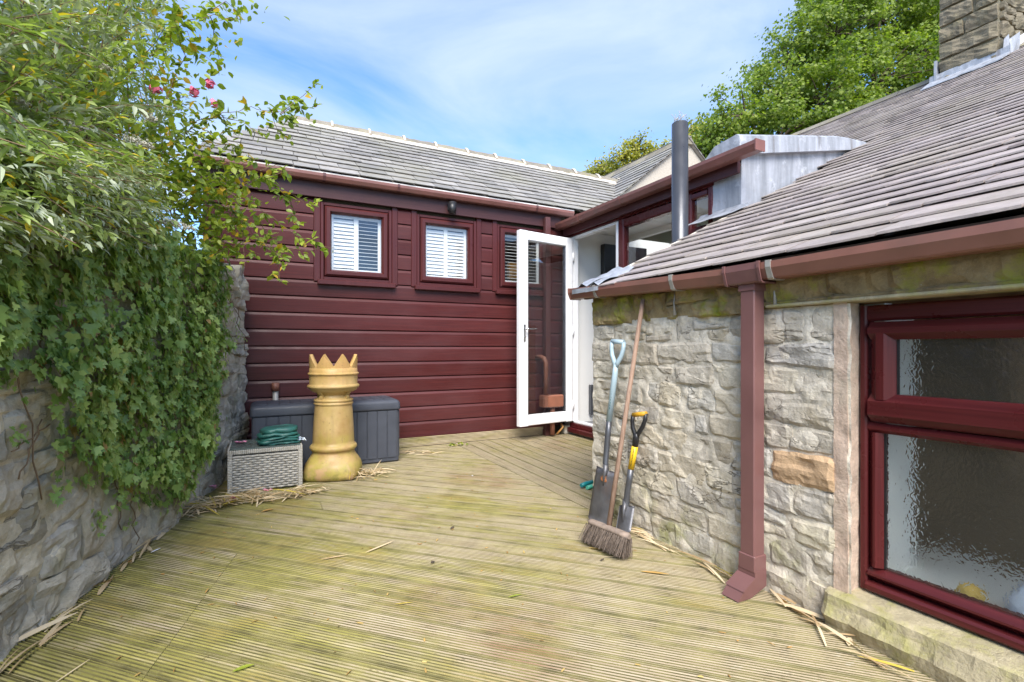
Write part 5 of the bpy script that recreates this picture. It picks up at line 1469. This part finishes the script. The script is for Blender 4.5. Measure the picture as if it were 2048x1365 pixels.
strips('dry_reed_litter', P, nrs.normal(R(97), .32, len(P)), nrs.uniform(.06, .2, len(P)), nrs.uniform(.006, .014, len(P)), .003, .012, M['straw'], 'dry reed leaves along the foot of the stone sill', 'leaf litter', .05)
P = np.stack([nrs.uniform(-.6, 1.75, 260), nrs.uniform(.9, 4.7, 260)], 1)
strips('wood_crumbs', P, nrs.uniform(0, 6.28, 260), nrs.uniform(.008, .03, 260), nrs.uniform(.003, .007, 260), .002, .004, M['dryleaf'], 'tiny crumbs of leaf and bark strewn over the deck boards', 'leaf litter', .1)
# single leaves on the deck
def leaf_thing(u, v, L, Wd, ang, mat, label, name='dead_leaf', grp='single leaves lying on the deck', curl=.12, cat='leaf'):
    c_ = on_z(u, v, .004); q = MB(); n = 8; V = []
    for i in range(n + 1):
        f = i / n; wd = Wd * math.sin(math.pi * min(1, f * .94 + .04)) ** .8
        for j in (-1, 0, 1):
            x_ = (f - .5) * L; y_ = j * wd / 2 + .04 * L * math.sin(f * 3); z_ = .001 + curl * L * (abs(f - .45) ** 2) * 1.2 + (.25 * wd if j else 0)
            V.append((c_.x + x_ * math.cos(ang) - y_ * math.sin(ang), c_.y + x_ * math.sin(ang) + y_ * math.cos(ang), .003 + z_))
    F = [(i * 3 + j, i * 3 + j + 1, (i + 1) * 3 + j + 1, (i + 1) * 3 + j) for i in range(n) for j in (0, 1)]
    q.add(V, F, True); o_ = q.build(name, mat); tag(o_, label, cat, grp); return o_
LD = M['dryleaf']; ST = M['straw']
for a in [(760, 1096, .17, .014, .45, ST, 'pale twisted dry leaf in the middle of the deck'), (670, 1116, .12, .012, -.05, ST, 'pale narrow leaf left of the middle of the deck'),
          (905, 1056, .05, .014, .8, M['bark'], 'small dark curled leaf on the deck behind the middle'), (866, 1125, .025, .018, .5, M['bark'], 'dark crumpled bud on the deck'),
          (1310, 1148, .12, .017, -.75, LD, 'orange pointed leaf on the deck near the broom'), (1240, 1115, .17, .006, -.45, ST, 'long thin straw pointing at the broom head'),
          (1197, 1100, .10, .016, -.9, LD, 'orange dry leaf under the broom bristles'), (487, 1338, .06, .018, .15, M['rose'], 'yellow green leaf at the front left of the deck'),
          (1030, 1193, .06, .010, -.1, M['rose'], 'yellow green sliver of leaf right of the middle of the deck'), (808, 1208, .07, .006, -.3, ST, 'pale straw near the front middle of the deck'),
          (312, 1102, .055, .012, .9, M['white'], 'white feather near the foot of the left wall'), (145, 1345, .12, .006, 1.0, ST, 'straw in the front left corner of the deck'),
          (1577, 1210, .11, .014, 1.2, LD, 'brown leaf on the deck just past the downpipe shoe'), (1590, 1218, .09, .010, 1.9, ST, 'pale straw on the deck just past the downpipe shoe'),
          (1700, 1285, .06, .02, .4, ST, 'pale curled leaf by the stone sill'), (945, 952, .03, .01, 1.3, M['white'], 'small white scrap on the deck towards the door'),
          (535, 1022, .07, .022, .3, LD, 'orange curled leaf between table and chimney pot'), (1060, 882, .07, .012, .1, ST, 'pale leaf on the far deck by the door'),
          (1205, 1120, .03, .012, .3, M['bark'], 'brown scrap in front of the broom')]:
    leaf_thing(*a)
def petals(c_, n, r_, mat, name, label, cat='petals', z_=.006, s=.02):
    q = MB()
    for i in range(n):
        p_ = Vector((c_[0] + rnd.gauss(0, r_), c_[1] + rnd.gauss(0, r_), c_[2] + rnd.uniform(0, .012))); a = rnd.uniform(0, 6.28)
        V = [p_ + Vector((math.cos(a + t_) * s * k, math.sin(a + t_) * s * k * .8, .008 * abs(math.sin(t_ * 1.3)) + .004)) for t_, k in ((0, 1), (1, .9), (2, .8), (3.2, 1), (4.2, .9), (5.2, .8))]
        q.add(V + [p_], [(i_, (i_ + 1) % 6, 6) for i_ in range(6)], True)
    return tag(q.build(name, mat), label, cat, 'fallen rose petals')
petals((-.125, 4.10, TZ), 5, .02, M['pink'], 'petals', 'pink petals on the glass top of the rattan table')
petals(on_z(470, 1000, .03), 4, .015, M['pink'], 'petals', 'pale pink petals in the reed litter below the table corner')
petals(on_z(533, 985, .03), 3, .012, M['pink'], 'petals', 'pink petal in the reed litter under the table front')
petals(on_z(425, 978, .03), 3, .015, M['pink'], 'petals', 'pink petals at the wall foot left of the table')

# ================================================================== PLANTS
def make_tpl_lance():
    v = [(0, 0, 0), (-.5, .3, .05), (.5, .3, .05), (-.42, .6, .03), (.42, .6, .03), (0, 1, -.12), (0, .3, -.02), (0, .6, -.04)]
    return v, [(0, 6, 1), (0, 2, 6), (1, 6, 7, 3), (6, 2, 4, 7), (3, 7, 5), (7, 4, 5)]
def tpl_ovate():
    v = [(0, 0, 0), (-.42, .25, .06), (.42, .25, .06), (-.5, .55, .05), (.5, .55, .05), (0, 1, -.08), (0, .3, -.03), (0, .6, -.05)]
    return v, [(0, 6, 1), (0, 2, 6), (1, 6, 7, 3), (6, 2, 4, 7), (3, 7, 5), (7, 4, 5)]
def tpl_ivy():
    v = [(0, .0, 0), (-.30, -.12, .02), (-.52, .18, .05), (-.26, .32, 0), (-.36, .62, .06), (-.12, .60, .0), (0, 1.0, -.05), (.12, .60, .0), (.36, .62, .06), (.26, .32, 0), (.52, .18, .05), (.30, -.12, .02), (0, .35, -.05)]
    return v, [(12, 0, 1, 2), (12, 2, 3), (12, 3, 4, 5), (12, 5, 6), (12, 6, 7), (12, 7, 8, 9), (12, 9, 10), (12, 10, 11, 0)]
def leaves(name, tpl, P, D, Nn, S, Wr, mat, parent, single=0, partname='leaf'):
    """biggest 'single' leaves (nearest the camera) become parts, the rest one stuff part"""
    tv, tf = tpl; rot = frames(D, Nn); S = np.asarray(S); 
    dist = P[:, 0] * FX + P[:, 1] * FY
    u_ = CU + FPX * (P[:, 0] * RX + P[:, 1] * RY) / np.maximum(dist, .1); v_ = CV - FPX * (P[:, 2] - HCAM) / np.maximum(dist, .1)
    sc_ = S / np.maximum(dist, .3) * ((u_ > 0) & (u_ < 2048) & (v_ > 0) & (v_ < 1365) & (dist > .3))
    order = np.argsort(-sc_); keep = order[:single]; restI = order[single:]
    if single:
        me = bpy.data.meshes.new(partname); me.from_pydata([tuple(np.array(a) * (Wr, 1, 1)) for a in tv], [], tf); me.update(); me.materials.append(mat)
        for i in keep:
            o_ = bpy.data.objects.new(partname, me); put(o_, parent)
            m4 = Matrix([list(rot[i][0] * S[i]) + [P[i, 0]], list(rot[i][1] * S[i]) + [P[i, 1]], list(rot[i][2] * S[i]) + [P[i, 2]], [0, 0, 0, 1]])
            o_.matrix_basis = m4
    o_ = cloud(name, tv, tf, P[restI], rot[restI], np.stack([S[restI] * Wr, S[restI], S[restI]], 1), mat, parent); o_['kind'] = 'stuff'
    return o_

# --- ivy
AN3 = Vector((AN.x, AN.y, 0)); AD3 = Vector((AD.x, AD.y, 0)); O3 = Vector((A0.x, A0.y, 0))
def wallc_(u, v):
    p_ = on_plane(u, v, O3, AN3); return ((p_ - O3).dot(AD3), p_.z)
poly = [wallc_(*c_) for c_ in ((428, 520), (436, 600), (430, 700), (436, 780), (428, 850), (400, 880), (385, 930), (352, 965), (345, 1020), (310, 1020), (285, 1000), (255, 985), (225, 1010), (195, 980), (150, 965), (120, 985), (78, 975), (100, 920), (75, 850), (40, 800), (-40, 770))]
poly = [(poly[0][0], 1.64)] + poly + [(poly[-1][0] - .7, poly[-1][1]), (poly[-1][0] - .7, 1.62)]
def inpoly(x_, y_, pl):
    c_ = False; j = len(pl) - 1
    for i in range(len(pl)):
        if (pl[i][1] > y_) != (pl[j][1] > y_) and x_ < (pl[j][0] - pl[i][0]) * (y_ - pl[i][1]) / (pl[j][1] - pl[i][1]) + pl[i][0]: c_ = not c_
        j = i
    return c_
ivy = thing('ivy', 'dark green ivy hanging in a thick mat over the left stone wall', 'ivy', (-.6, 3.2, 0))
amin_ = min(p_[0] for p_ in poly); amax_ = max(p_[0] for p_ in poly)
Ps = []; Ds = []; Ns = []; Ss = []
rr = random.Random(8)
while len(Ps) < 10500:
    a = rr.uniform(amin_, amax_); z_ = rr.uniform(0.05, 1.75)
    ja = a + .03 * math.sin(z_ * 30) + rr.gauss(0, .015); jz = z_ + rr.gauss(0, .02)
    if not inpoly(ja, jz, poly): continue
    edge = not (inpoly(a - .07, z_, poly) and inpoly(a + .07, z_, poly) and inpoly(a, z_ - .07, poly))
    if edge and rr.random() < .55 + .5 * noise.noise(Vector((a * 9, z_ * 9, 1))): continue
    th__ = .02 if edge else .09
    hole = noise.noise(Vector((a * 4.5, z_ * 4.5, 8)))
    if hole > .30 and rr.random() < .75: continue
    th__ *= max(.2, 1.0 + 1.5 * noise.noise(Vector((a * 3.5, z_ * 3.5, 2))))
    d = rr.random() ** .6 * max(.01, th__) + .012 + (.05 * max(0, z_ - 1.3))
    Ps.append(fr_left(a, min(z_, 1.72), d + .02))
    down = Vector((AD.x * rr.gauss(0, .5), AD.y * rr.gauss(0, .5), -1)) + AN3 * rr.gauss(.25, .3)
    Ds.append(down); Ns.append(AN3 * 1.0 + Vector((rr.gauss(0, .35), rr.gauss(0, .35), .35 + rr.gauss(0, .3))))
    Ss.append(rr.choice((.020, .026, .032, .038, .046, .058)) * (1 if not edge else .8))
# trailing strand on the bare wall end
for k in range(60):
    f = k / 60; u = 395 + 85 * f ** .7; v = 545 + 140 * f; a, z_ = wallc_(u + rr.gauss(0, 4), v + rr.gauss(0, 4)); a = min(a, AL - .02)
    Ps.append(fr_left(a, z_, .05)); Ds.append(Vector((rr.gauss(0, .4), rr.gauss(0, .4), -1))); Ns.append(AN3 + Vector((0, 0, .3))); Ss.append(.026)
for (u0, v0, n_) in ((190, 1035, 18), (265, 1045, 8), (180, 1050, 10), (15, 870, 12)):
    for k in range(n_):
        a, z_ = wallc_(u0 + rr.gauss(0, 10), v0 + rr.gauss(0, 12)); Ps.append(fr_left(a, z_, .03)); Ds.append(Vector((rr.gauss(0, .5), rr.gauss(0, .5), -1))); Ns.append(AN3 + Vector((0, 0, .5))); Ss.append(.022)
Ps = np.array([tuple(p_) for p_ in Ps]); Ds = np.array([tuple(d_) for d_ in Ds]); Ns = np.array([tuple(n_) for n_ in Ns])
leaves('small_leaves', tpl_ivy(), Ps, Ds, Ns, Ss, 1.05, M['ivy'], ivy, 295)
for (u0, v0, u1, v1) in ((0, 700, 70, 1000), (60, 620, 65, 760), (230, 960, 240, 1060), (265, 985, 270, 1090), (0, 905, 75, 850), (310, 690, 318, 800), (395, 760, 392, 900), (430, 560, 478, 640), (455, 590, 485, 700), (60, 840, 20, 960)):
    pts = []
    for k in range(9):
        f = k / 8; a, z_ = wallc_(u0 + (u1 - u0) * f + 5 * math.sin(k * 1.9 + u0), v0 + (v1 - v0) * f); a = min(a, AL - .02); pts.append(fr_left(a, z_, .045 if v0 < 900 and u0 > 100 else .03))
    q = MB(); q.tube(pts, .0026, 5); q.build('stem', M['twig'], ivy)

# --- shrub and sprays: stems with leaves on them
def curve_pts(p0, p1, sag, n=10, jit=.0, rr_=rnd):
    out = []; p0 = Vector(p0); p1 = Vector(p1); d = p1 - p0
    for i in range(n + 1):
        f = i / n; p_ = p0 + d * f; p_.z += sag * math.sin(math.pi * f) ; out.append(p_)
    return out
bud = thing('buddleia_bush', 'large buddleia bush with grey green leaves leaning over the ivy wall', 'bush', (-1.3, 3.0, 0))
rr = random.Random(12); PP = []; DD = []; NN = []; SS = []; stems = MB(); GP = []; GD = []; GN = []; GS = []
def inside_shrub(u, v):
    lim = [(-60, 470), (0, 470), (60, 400), (130, 395), (200, 440), (260, 420), (330, 375), (400, 395), (450, 410), (520, 380), (600, 400)]
    x_ = np.interp(v, [l[0] for l in lim], [l[1] for l in lim]); return u < x_
tips = []
tries = 0
while len(tips) < 640 and tries < 90000:
    tries += 1
    u = rr.uniform(-260, 450); v = rr.uniform(-220, 560)
    t_ = rr.uniform(1.5, 3.9)
    if not inside_shrub(u + 35, v): continue
    if v < 330 and u > 120 and rr.random() < .35 + (u - 120) / 700: continue
    if v > 480 and u > 330: continue
    if v > 400 and t_ > 3.2 + (.4 if u > 200 else 0): continue
    p_ = at_t(u, v, t_)
    off = (Vector((p_.x, p_.y)) - A0).dot(AN)        # distance in front of the wall face
    if off > .34 - .12 * max(0, 1.75 - p_.z) * 3: continue
    if p_.z < (1.28 if t_ < 2.3 and v < 570 else 1.44) : continue
    if off < -1.5: continue
    tips.append((p_, u, v, t_))
k_ = 0
while k_ < 260:
    u = rr.uniform(-180, 340); v = rr.uniform(300, 500 + 40 * (u < 120)); t_ = rr.uniform(1.3, 3.1); p_ = at_t(u, v, t_)
    off = (Vector((p_.x, p_.y)) - A0).dot(AN)
    if not .10 < off < .40 or p_.z > 2.1: continue
    tips.append((p_, u, v, t_)); k_ += 1
for (p_, u, v, t_) in tips:
    a = (Vector((p_.x, p_.y)) - A0).dot(AD); a_r = a + rr.uniform(-.5, .5); base = A0 + AD * a_r - AN * rr.uniform(.35, .9)
    b0 = Vector((base.x, base.y, 1.15 + rr.uniform(0, .3) + .35 * max(0, p_.z - 1.8)))
    pts = curve_pts(b0, p_, rr.uniform(.05, .28), 9)
    if rr.random() < .45: stems.tube(pts, [.0045 - .00035 * k for k in range(10)], 4, False)
    L_ = (p_ - b0).length; nl = int(12 + L_ * 24); grey = rr.random() < .42
    for k in range(nl):
        f = .25 + .75 * (k + .5) / nl; i = min(8, int(f * 9)); q_ = pts[i].lerp(pts[i + 1], f * 9 - i); tan = (pts[i + 1] - pts[i]).normalized()
        for sgn in (-1, 1):
            dirr = (tan * .75 + Vector((rr.gauss(0, .6), rr.gauss(0, .6), rr.gauss(-.15, .35))) ).normalized()
            s_ = rr.uniform(.028, .068) * (1.0 - .3 * (f > .9))
            tgt = (GP, GD, GN, GS) if grey else (PP, DD, NN, SS)
            tgt[0].append(q_ + Vector((rr.gauss(0, .008), rr.gauss(0, .008), rr.gauss(0, .008)))); tgt[1].append(dirr); tgt[2].append(Vector((rr.gauss(0, .5), rr.gauss(0, .5), 1))); tgt[3].append(s_)
stems.build('stems', M['twig'], bud)['kind'] = 'stuff'
ar = lambda L: np.array([tuple(x_) for x_ in L])
leaves('leaves', make_tpl_lance(), ar(PP), ar(DD), ar(NN), SS, .30, M['buddleia'], bud, 190)
leaves('pale_leaves', make_tpl_lance(), ar(GP), ar(GD), ar(GN), GS, .27, M['budgrey'], bud, 105)
# heavy limbs behind the wall
q = MB()
for k in range(7):
    a = 2.6 + k * .45; b0 = A0 + AD * a - AN * (.55 + .1 * (k % 3)); b1 = A0 + AD * (a + rr.uniform(-.4, .4)) - AN * rr.uniform(.2, .8)
    q.tube([(b0.x, b0.y, -.6), ((b0.x + b1.x) / 2, (b0.y + b1.y) / 2, 1.0), (b1.x, b1.y, 2.3 + .2 * (k % 2))], [.035, .026, .010], 7)
q.build('trunk', M['bark'], bud)
# blossom heads
def blossom(u, v, t_, L_, mat, parent, name, n=130, r_=.024, dirv=None):
    c_ = at_t(u, v, t_); d = Vector(dirv or (.8, -.2, -.25)).normalized(); P_ = []
    for i in range(n):
        f = rnd.random(); rad = r_ * (1 - f * .75); P_.append(c_ + d * L_ * (f - .5) + Vector((rnd.gauss(0, rad * .6), rnd.gauss(0, rad * .6), rnd.gauss(0, rad * .6))))
    v_ = [(-.5, -.5, 0), (.5, -.5, .2), (.5, .5, 0), (-.5, .5, .2), (0, 0, .5)]; f_ = [(0, 1, 4), (1, 2, 4), (2, 3, 4), (3, 0, 4)]
    D_ = nrs.normal(0, 1, (n, 3)); N__ = nrs.normal(0, 1, (n, 3))
    return cloud(name, v_, f_, ar(P_), frames(D_, N__), nrs.uniform(.005, .011, n), mat, parent)
for (u, v, t_, L_) in ((272, 282, 2.35, .10), (290, 290, 2.4, .07), (365, 452, 2.5, .11), (340, 446, 2.45, .09), (45, 515, 1.85, .10), (85, 525, 1.9, .07), (300, 235, 2.5, .06), (20, 505, 1.8, .07), (150, 250, 2.2, .10), (60, 380, 1.9, .12), (200, 130, 2.4, .09), (120, 430, 2.0, .12), (240, 360, 2.3, .10), (30, 200, 2.0, .10)):
    blossom(u, v, t_, L_, M['cream'], bud, 'blossom')

# --- rose sprays
rose = thing('rambling_rose', 'rambling rose with yellow green leaves and pink flowers arching in front of the maroon wall', 'rose', (-.9, 3.6, 0))
rr = random.Random(14); q = MB(); PP = []; DD = []; NN = []; SS = []
sprays = [ # pixel paths with distance, arching out over the wall
    ([(300, 330), (400, 240), (500, 215), (560, 225), (600, 235)], 3.0), ([(560, 225), (590, 205), (632, 170)], 3.0), ([(330, 290), (420, 235), (480, 240), (520, 270)], 3.0),
    ([(560, 228), (585, 212), (625, 215)], 3.05), ([(540, 215), (545, 240), (560, 262)], 3.0), ([(440, 225), (450, 250), (460, 262)], 2.9),
    ([(250, 160), (330, 60), (420, 30), (480, 40)], 2.8), ([(420, 30), (430, 80), (440, 150)], 2.9), ([(300, 110), (370, 60), (390, 100), (420, 120)], 2.8), ([(420, 20), (450, 5), (480, 20)], 2.9),
    ([(300, 60), (300, 20), (320, -30)], 2.8), ([(200, 60), (210, 10), (215, -40)], 2.7), ([(330, 200), (370, 110), (350, 50), (345, 15)], 2.75),
    ([(340, 420), (430, 350), (500, 340), (560, 380), (600, 400), (636, 412)], 3.2), ([(440, 350), (500, 400), (550, 440), (590, 470), (650, 490)], 3.3), ([(360, 440), (420, 380), (480, 370), (540, 350), (575, 345)], 3.1),
    ([(420, 400), (470, 430), (520, 480), (580, 530)], 3.2), ([(400, 440), (430, 470), (470, 500), (520, 510)], 3.1), ([(380, 420), (420, 440), (450, 500), (410, 520)], 3.0), ([(520, 340), (560, 330), (590, 350)], 3.1),
    ([(440, 380), (480, 440), (490, 480), (487, 530)], 3.1), ([(500, 420), (540, 470), (560, 500), (556, 560)], 3.2), ([(560, 380), (590, 420), (600, 450)], 3.2), ([(430, 420), (480, 460), (540, 500), (610, 500), (680, 493)], 3.3),
    ([(300, 380), (380, 350), (440, 370), (480, 400)], 3.0), ([(350, 470), (400, 480), (440, 500), (460, 515)], 3.0), ([(380, 260), (420, 290), (470, 290), (500, 310)], 3.0), ([(330, 350), (400, 320), (460, 330), (520, 320)], 3.0)]
for path, t_ in sprays:
    pts = []
    px = np.array(path, float); seg = np.linalg.norm(np.diff(px, axis=0), axis=1); cum = np.concatenate([[0], np.cumsum(seg)]); n = max(4, int(cum[-1] / 14))
    for i in range(n + 1):
        s_ = cum[-1] * i / n; pts.append(at_t(np.interp(s_, cum, px[:, 0]) + 2.5 * math.sin(i * 1.3), np.interp(s_, cum, px[:, 1]) + 2.5 * math.cos(i * 1.7), t_ + .15 * math.sin(i * .35)))
    q.tube(pts, [.0028 - .0016 * i / n for i in range(n + 1)], 5, False)
    for i in range(1, n + 1):
        for rep in range(2):
            if rr.random() < .12: continue
            f = rr.random(); b_ = pts[i - 1].lerp(pts[i], f); tan = (pts[i] - pts[i - 1]).normalized()
            d = (tan * .5 + Vector((rr.gauss(0, .7), rr.gauss(0, .7), rr.gauss(-.15, .6)))).normalized(); pet = d * rr.uniform(.02, .05)
            for k in range(rr.choice((1, 2, 3, 3, 5))):
                dl = (d + Vector((rr.gauss(0, .6), rr.gauss(0, .6), rr.gauss(-.1, .6)))).normalized()
                PP.append(b_ + pet * (.4 + .25 * k)); DD.append(dl); NN.append(Vector((rr.gauss(0, .6), rr.gauss(0, .6) - .3, 1))); SS.append(rr.uniform(.030, .060))
q.build('stems', M['twig'], rose)['kind'] = 'stuff'
# sparse airy leaves against the sky, upper left
for (u0, v0, su, sv_, n_, t_) in ((360, 40, 45, 35, 60, 2.8), (430, 100, 30, 30, 46, 2.9), (470, 25, 45, 14, 26, 2.9), (580, 225, 22, 20, 50, 3.0), (300, 150, 50, 60, 90, 2.7), (140, 60, 90, 50, 160, 2.6), (380, 330, 50, 60, 130, 2.9), (470, 410, 40, 40, 110, 3.0), (60, 350, 60, 120, 150, 2.0), (400, 480, 40, 25, 80, 2.9), (545, 20, 18, 14, 5, 3.0), (630, 170, 10, 14, 5, 3.0)):
    for k in range(n_):
        p_ = at_t(rr.gauss(u0, su), rr.gauss(v0, sv_), t_ + rr.gauss(0, .12)); PP.append(p_); DD.append(Vector((rr.gauss(0, 1), rr.gauss(0, 1), rr.gauss(-.3, .8))).normalized()); NN.append(Vector((rr.gauss(0, .8), rr.gauss(0, .8), 1))); SS.append(rr.uniform(.028, .052))
for (u0, v0, su, sv_, n_, t0, t1) in ((330, 300, 50, 60, 420, 2.6, 3.2), (400, 430, 45, 45, 330, 2.9, 3.4), (370, 370, 40, 40, 260, 2.8, 3.3), (150, 150, 130, 90, 700, 2.2, 3.4), (60, 330, 70, 60, 260, 1.9, 2.4), (420, 330, 35, 40, 120, 3.0, 3.4), (230, 420, 60, 40, 200, 2.3, 2.8)):
    for k in range(n_):
        tt = rr.uniform(t0, t1); p_ = at_t(rr.gauss(u0, su), rr.gauss(v0, sv_), tt)
        if (Vector((p_.x, p_.y)) - A0).dot(AN) > .55 and u0 < 300: continue
        PP.append(p_); DD.append(Vector((rr.gauss(0, 1), rr.gauss(0, 1), rr.gauss(-.4, .7))).normalized()); NN.append(Vector((rr.gauss(0, .7), rr.gauss(0, .7) - .3, 1))); SS.append(rr.uniform(.03, .058))
leaves('leaves', tpl_ovate(), ar(PP), ar(DD), ar(NN), SS, .62, M['rose'], rose, 290)
for (u, v) in ((312, 178), (388, 184), (420, 170), (430, 209)):
    c_ = at_t(u, v, 2.85); qq = MB(); rr = random.Random(u)
    for k in range(26):
        o2 = Vector((rr.gauss(0, 1), rr.gauss(0, 1), rr.gauss(.2, .9))).normalized(); t2 = o2.cross(Vector((rr.gauss(0, 1), rr.gauss(0, 1), rr.gauss(0, 1)))).normalized(); t3 = o2.cross(t2)
        P_ = c_ + o2 * rr.uniform(.006, .026); w_ = rr.uniform(.012, .020); cu = o2 * .006
        qq.add([P_ - t2 * w_ + cu, P_ - t3 * w_ * .8, P_ + t2 * w_ + cu, P_ + t3 * w_ * .9 + cu], [(0, 1, 2, 3)], True)
    qq.build('flower', M['rosepink'], rose)

# ================================================================== TREES
def tpl_maple():
    v = [(0, 0, 0), (-.35, .12, .04), (-.5, .5, .08), (-.2, .55, 0), (0, 1, -.06), (.2, .55, 0), (.5, .5, .08), (.35, .12, .04)]
    return v, [(0, 1, 2, 3), (0, 3, 4, 5), (0, 5, 6, 7)]
def tree(name, label, cat, blobs, mat, n_clump, per, leafsize, trunk, group=None, csz=.28):
    tr = thing(name, label, cat, (trunk[0], trunk[1], -.62), group)
    rs_ = np.random.RandomState(len(blobs) * 7 + n_clump); P_ = []; N__ = []
    lim = MB(); base = Vector((trunk[0], trunk[1], -.62)); fork = Vector((trunk[0], trunk[1], trunk[2]))
    lim.tube([base, base.lerp(fork, .5) + Vector((.05, .03, 0)), fork], [trunk[3], trunk[3] * .8, trunk[3] * .65], 10)
    tk = lim.build('trunk', M['bark'], tr); lim = MB()
    for (c_, r_) in blobs:
        c_ = Vector(c_)
        lim.tube([fork, fork.lerp(c_, .5) + Vector((rs_.normal(0, .2), rs_.normal(0, .2), .2)), c_], [trunk[3] * .4, trunk[3] * .25, .03], 6)
        nc = max(6, int(n_clump * r_ * r_))
        d = rs_.normal(0, 1, (nc, 3)); d /= np.linalg.norm(d, axis=1, keepdims=True)
        rad = r_ * (rs_.uniform(.25, 1.0, nc) ** .45) * (1 + .16 * np.sin(d[:, 0] * 5 + d[:, 2] * 4 + r_))
        C_ = np.array(c_) + d * rad[:, None] * np.array([1, 1, .85])
        for k in range(min(nc, 26)):
            lim.tube([c_, (c_ + Vector(C_[k])) / 2 + Vector((0, 0, .08)), Vector(C_[k])], [.03, .018, .006], 4, False)
        sz = rs_.uniform(.6, 1.3, nc) * csz
        idx = np.repeat(np.arange(nc), per)
        off = rs_.normal(0, 1, (len(idx), 3)) * sz[idx][:, None] * np.array([1, 1, .55]) * .62
        pp = C_[idx] + off; P_.append(pp); nn_ = d[idx] * .7 + off / (sz[idx][:, None] + 1e-6) * .5 + rs_.normal(0, .45, (len(idx), 3)); nn_[:, 2] += .75; N__.append(nn_)
    lim.build('limbs', M['bark'], tr)
    P_ = np.concatenate(P_); N__ = np.concatenate(N__); D_ = rs_.normal(0, 1, P_.shape); D_[:, 2] -= .5
    tv, tf = tpl_maple()
    o_ = cloud('crown', tv, tf, P_, frames(D_, N__), rs_.uniform(.65, 1.25, len(P_)) * leafsize, mat, tr); o_['kind'] = 'stuff'
    return tr
bl = [(at_t(u, v, t_), r_) for (u, v, t_, r_) in ((1440, 268, 13, .75), (1490, 235, 13, .95), (1560, 195, 13.5, 1.15), (1590, 125, 14, 1.2), (1640, 200, 13, 1.35), (1670, 70, 14, 1.45), (1760, 40, 14.5, 1.7), (1750, 170, 13.5, 1.55), (1850, 110, 14, 1.6), (1840, -30, 15, 2.0), (1700, -50, 15, 1.4), (1950, 40, 15, 2.2), (1560, 280, 13, 1.2), (1690, 280, 13, 1.3), (1400, 305, 13.5, .55))]
c_ = at_t(1720, 697, 14.5)
tree('sycamore_tree', 'big bright green sycamore rising behind the slate roof and chimney stack', 'tree', bl, M['maple'], 44, 66, .088, (c_.x, c_.y, 4.0, .30))
bl = [(at_t(u, v, t_), r_) for (u, v, t_, r_) in ((1275, 302, 16, .58), (1300, 325, 16, .70), (1244, 318, 16, .52), (1322, 308, 16, .5), (1270, 350, 16, .7), (1330, 350, 16, .6))]
c_ = at_t(1290, 697, 16)
tree('small_tree', 'small yellowish tree showing above the far roof left of the flue', 'tree', bl, M['maple2'], 130, 24, .075, (c_.x, c_.y, 4.5, .14), 'small trees behind the far roof', .2)
bl = [(at_t(u, v, t_), r_) for (u, v, t_, r_) in ((1205, 338, 17, .40), (1188, 346, 17, .32), (1222, 348, 17, .36), (1210, 370, 17, .5))]
c_ = at_t(1207, 697, 17)
tree('small_tree', 'tiny yellowish treetop at the right end of the pale ridge', 'tree', bl, M['maple2'], 200, 20, .07, (c_.x, c_.y, 4.9, .08), 'small trees behind the far roof', .16)
bl = [(at_t(u, v, t_), r_) for (u, v, t_, r_) in ((1385, 262, 15, .42), (1372, 290, 15, .5))]
c_ = at_t(1380, 697, 15)
tree('small_tree', 'small tree top just behind the right side of the flue', 'tree', bl, M['maple2'], 130, 22, .075, (c_.x, c_.y, 4.9, .1), 'small trees behind the far roof', .2)

# little weed at the end of the deck joint
wd = at_t(912, 884, 5.05); PW = []; DW = []; NW = []
for k in range(46):
    PW.append(Vector((wd.x + rnd.gauss(0, .05), wd.y + rnd.gauss(0, .015) - .02, .004 + rnd.uniform(0, .02)))); DW.append(Vector((rnd.gauss(0, 1), rnd.gauss(0, 1), .5))); NW.append(Vector((rnd.gauss(0, .4), rnd.gauss(0, .4), 1)))
o_ = cloud('weed', *tpl_ovate(), ar(PW), frames(ar(DW), ar(NW)), nrs.uniform(.012, .028, 46), M['rose'])
tag(o_, 'small bright green weed growing where the deck meets the maroon wall', 'weed')
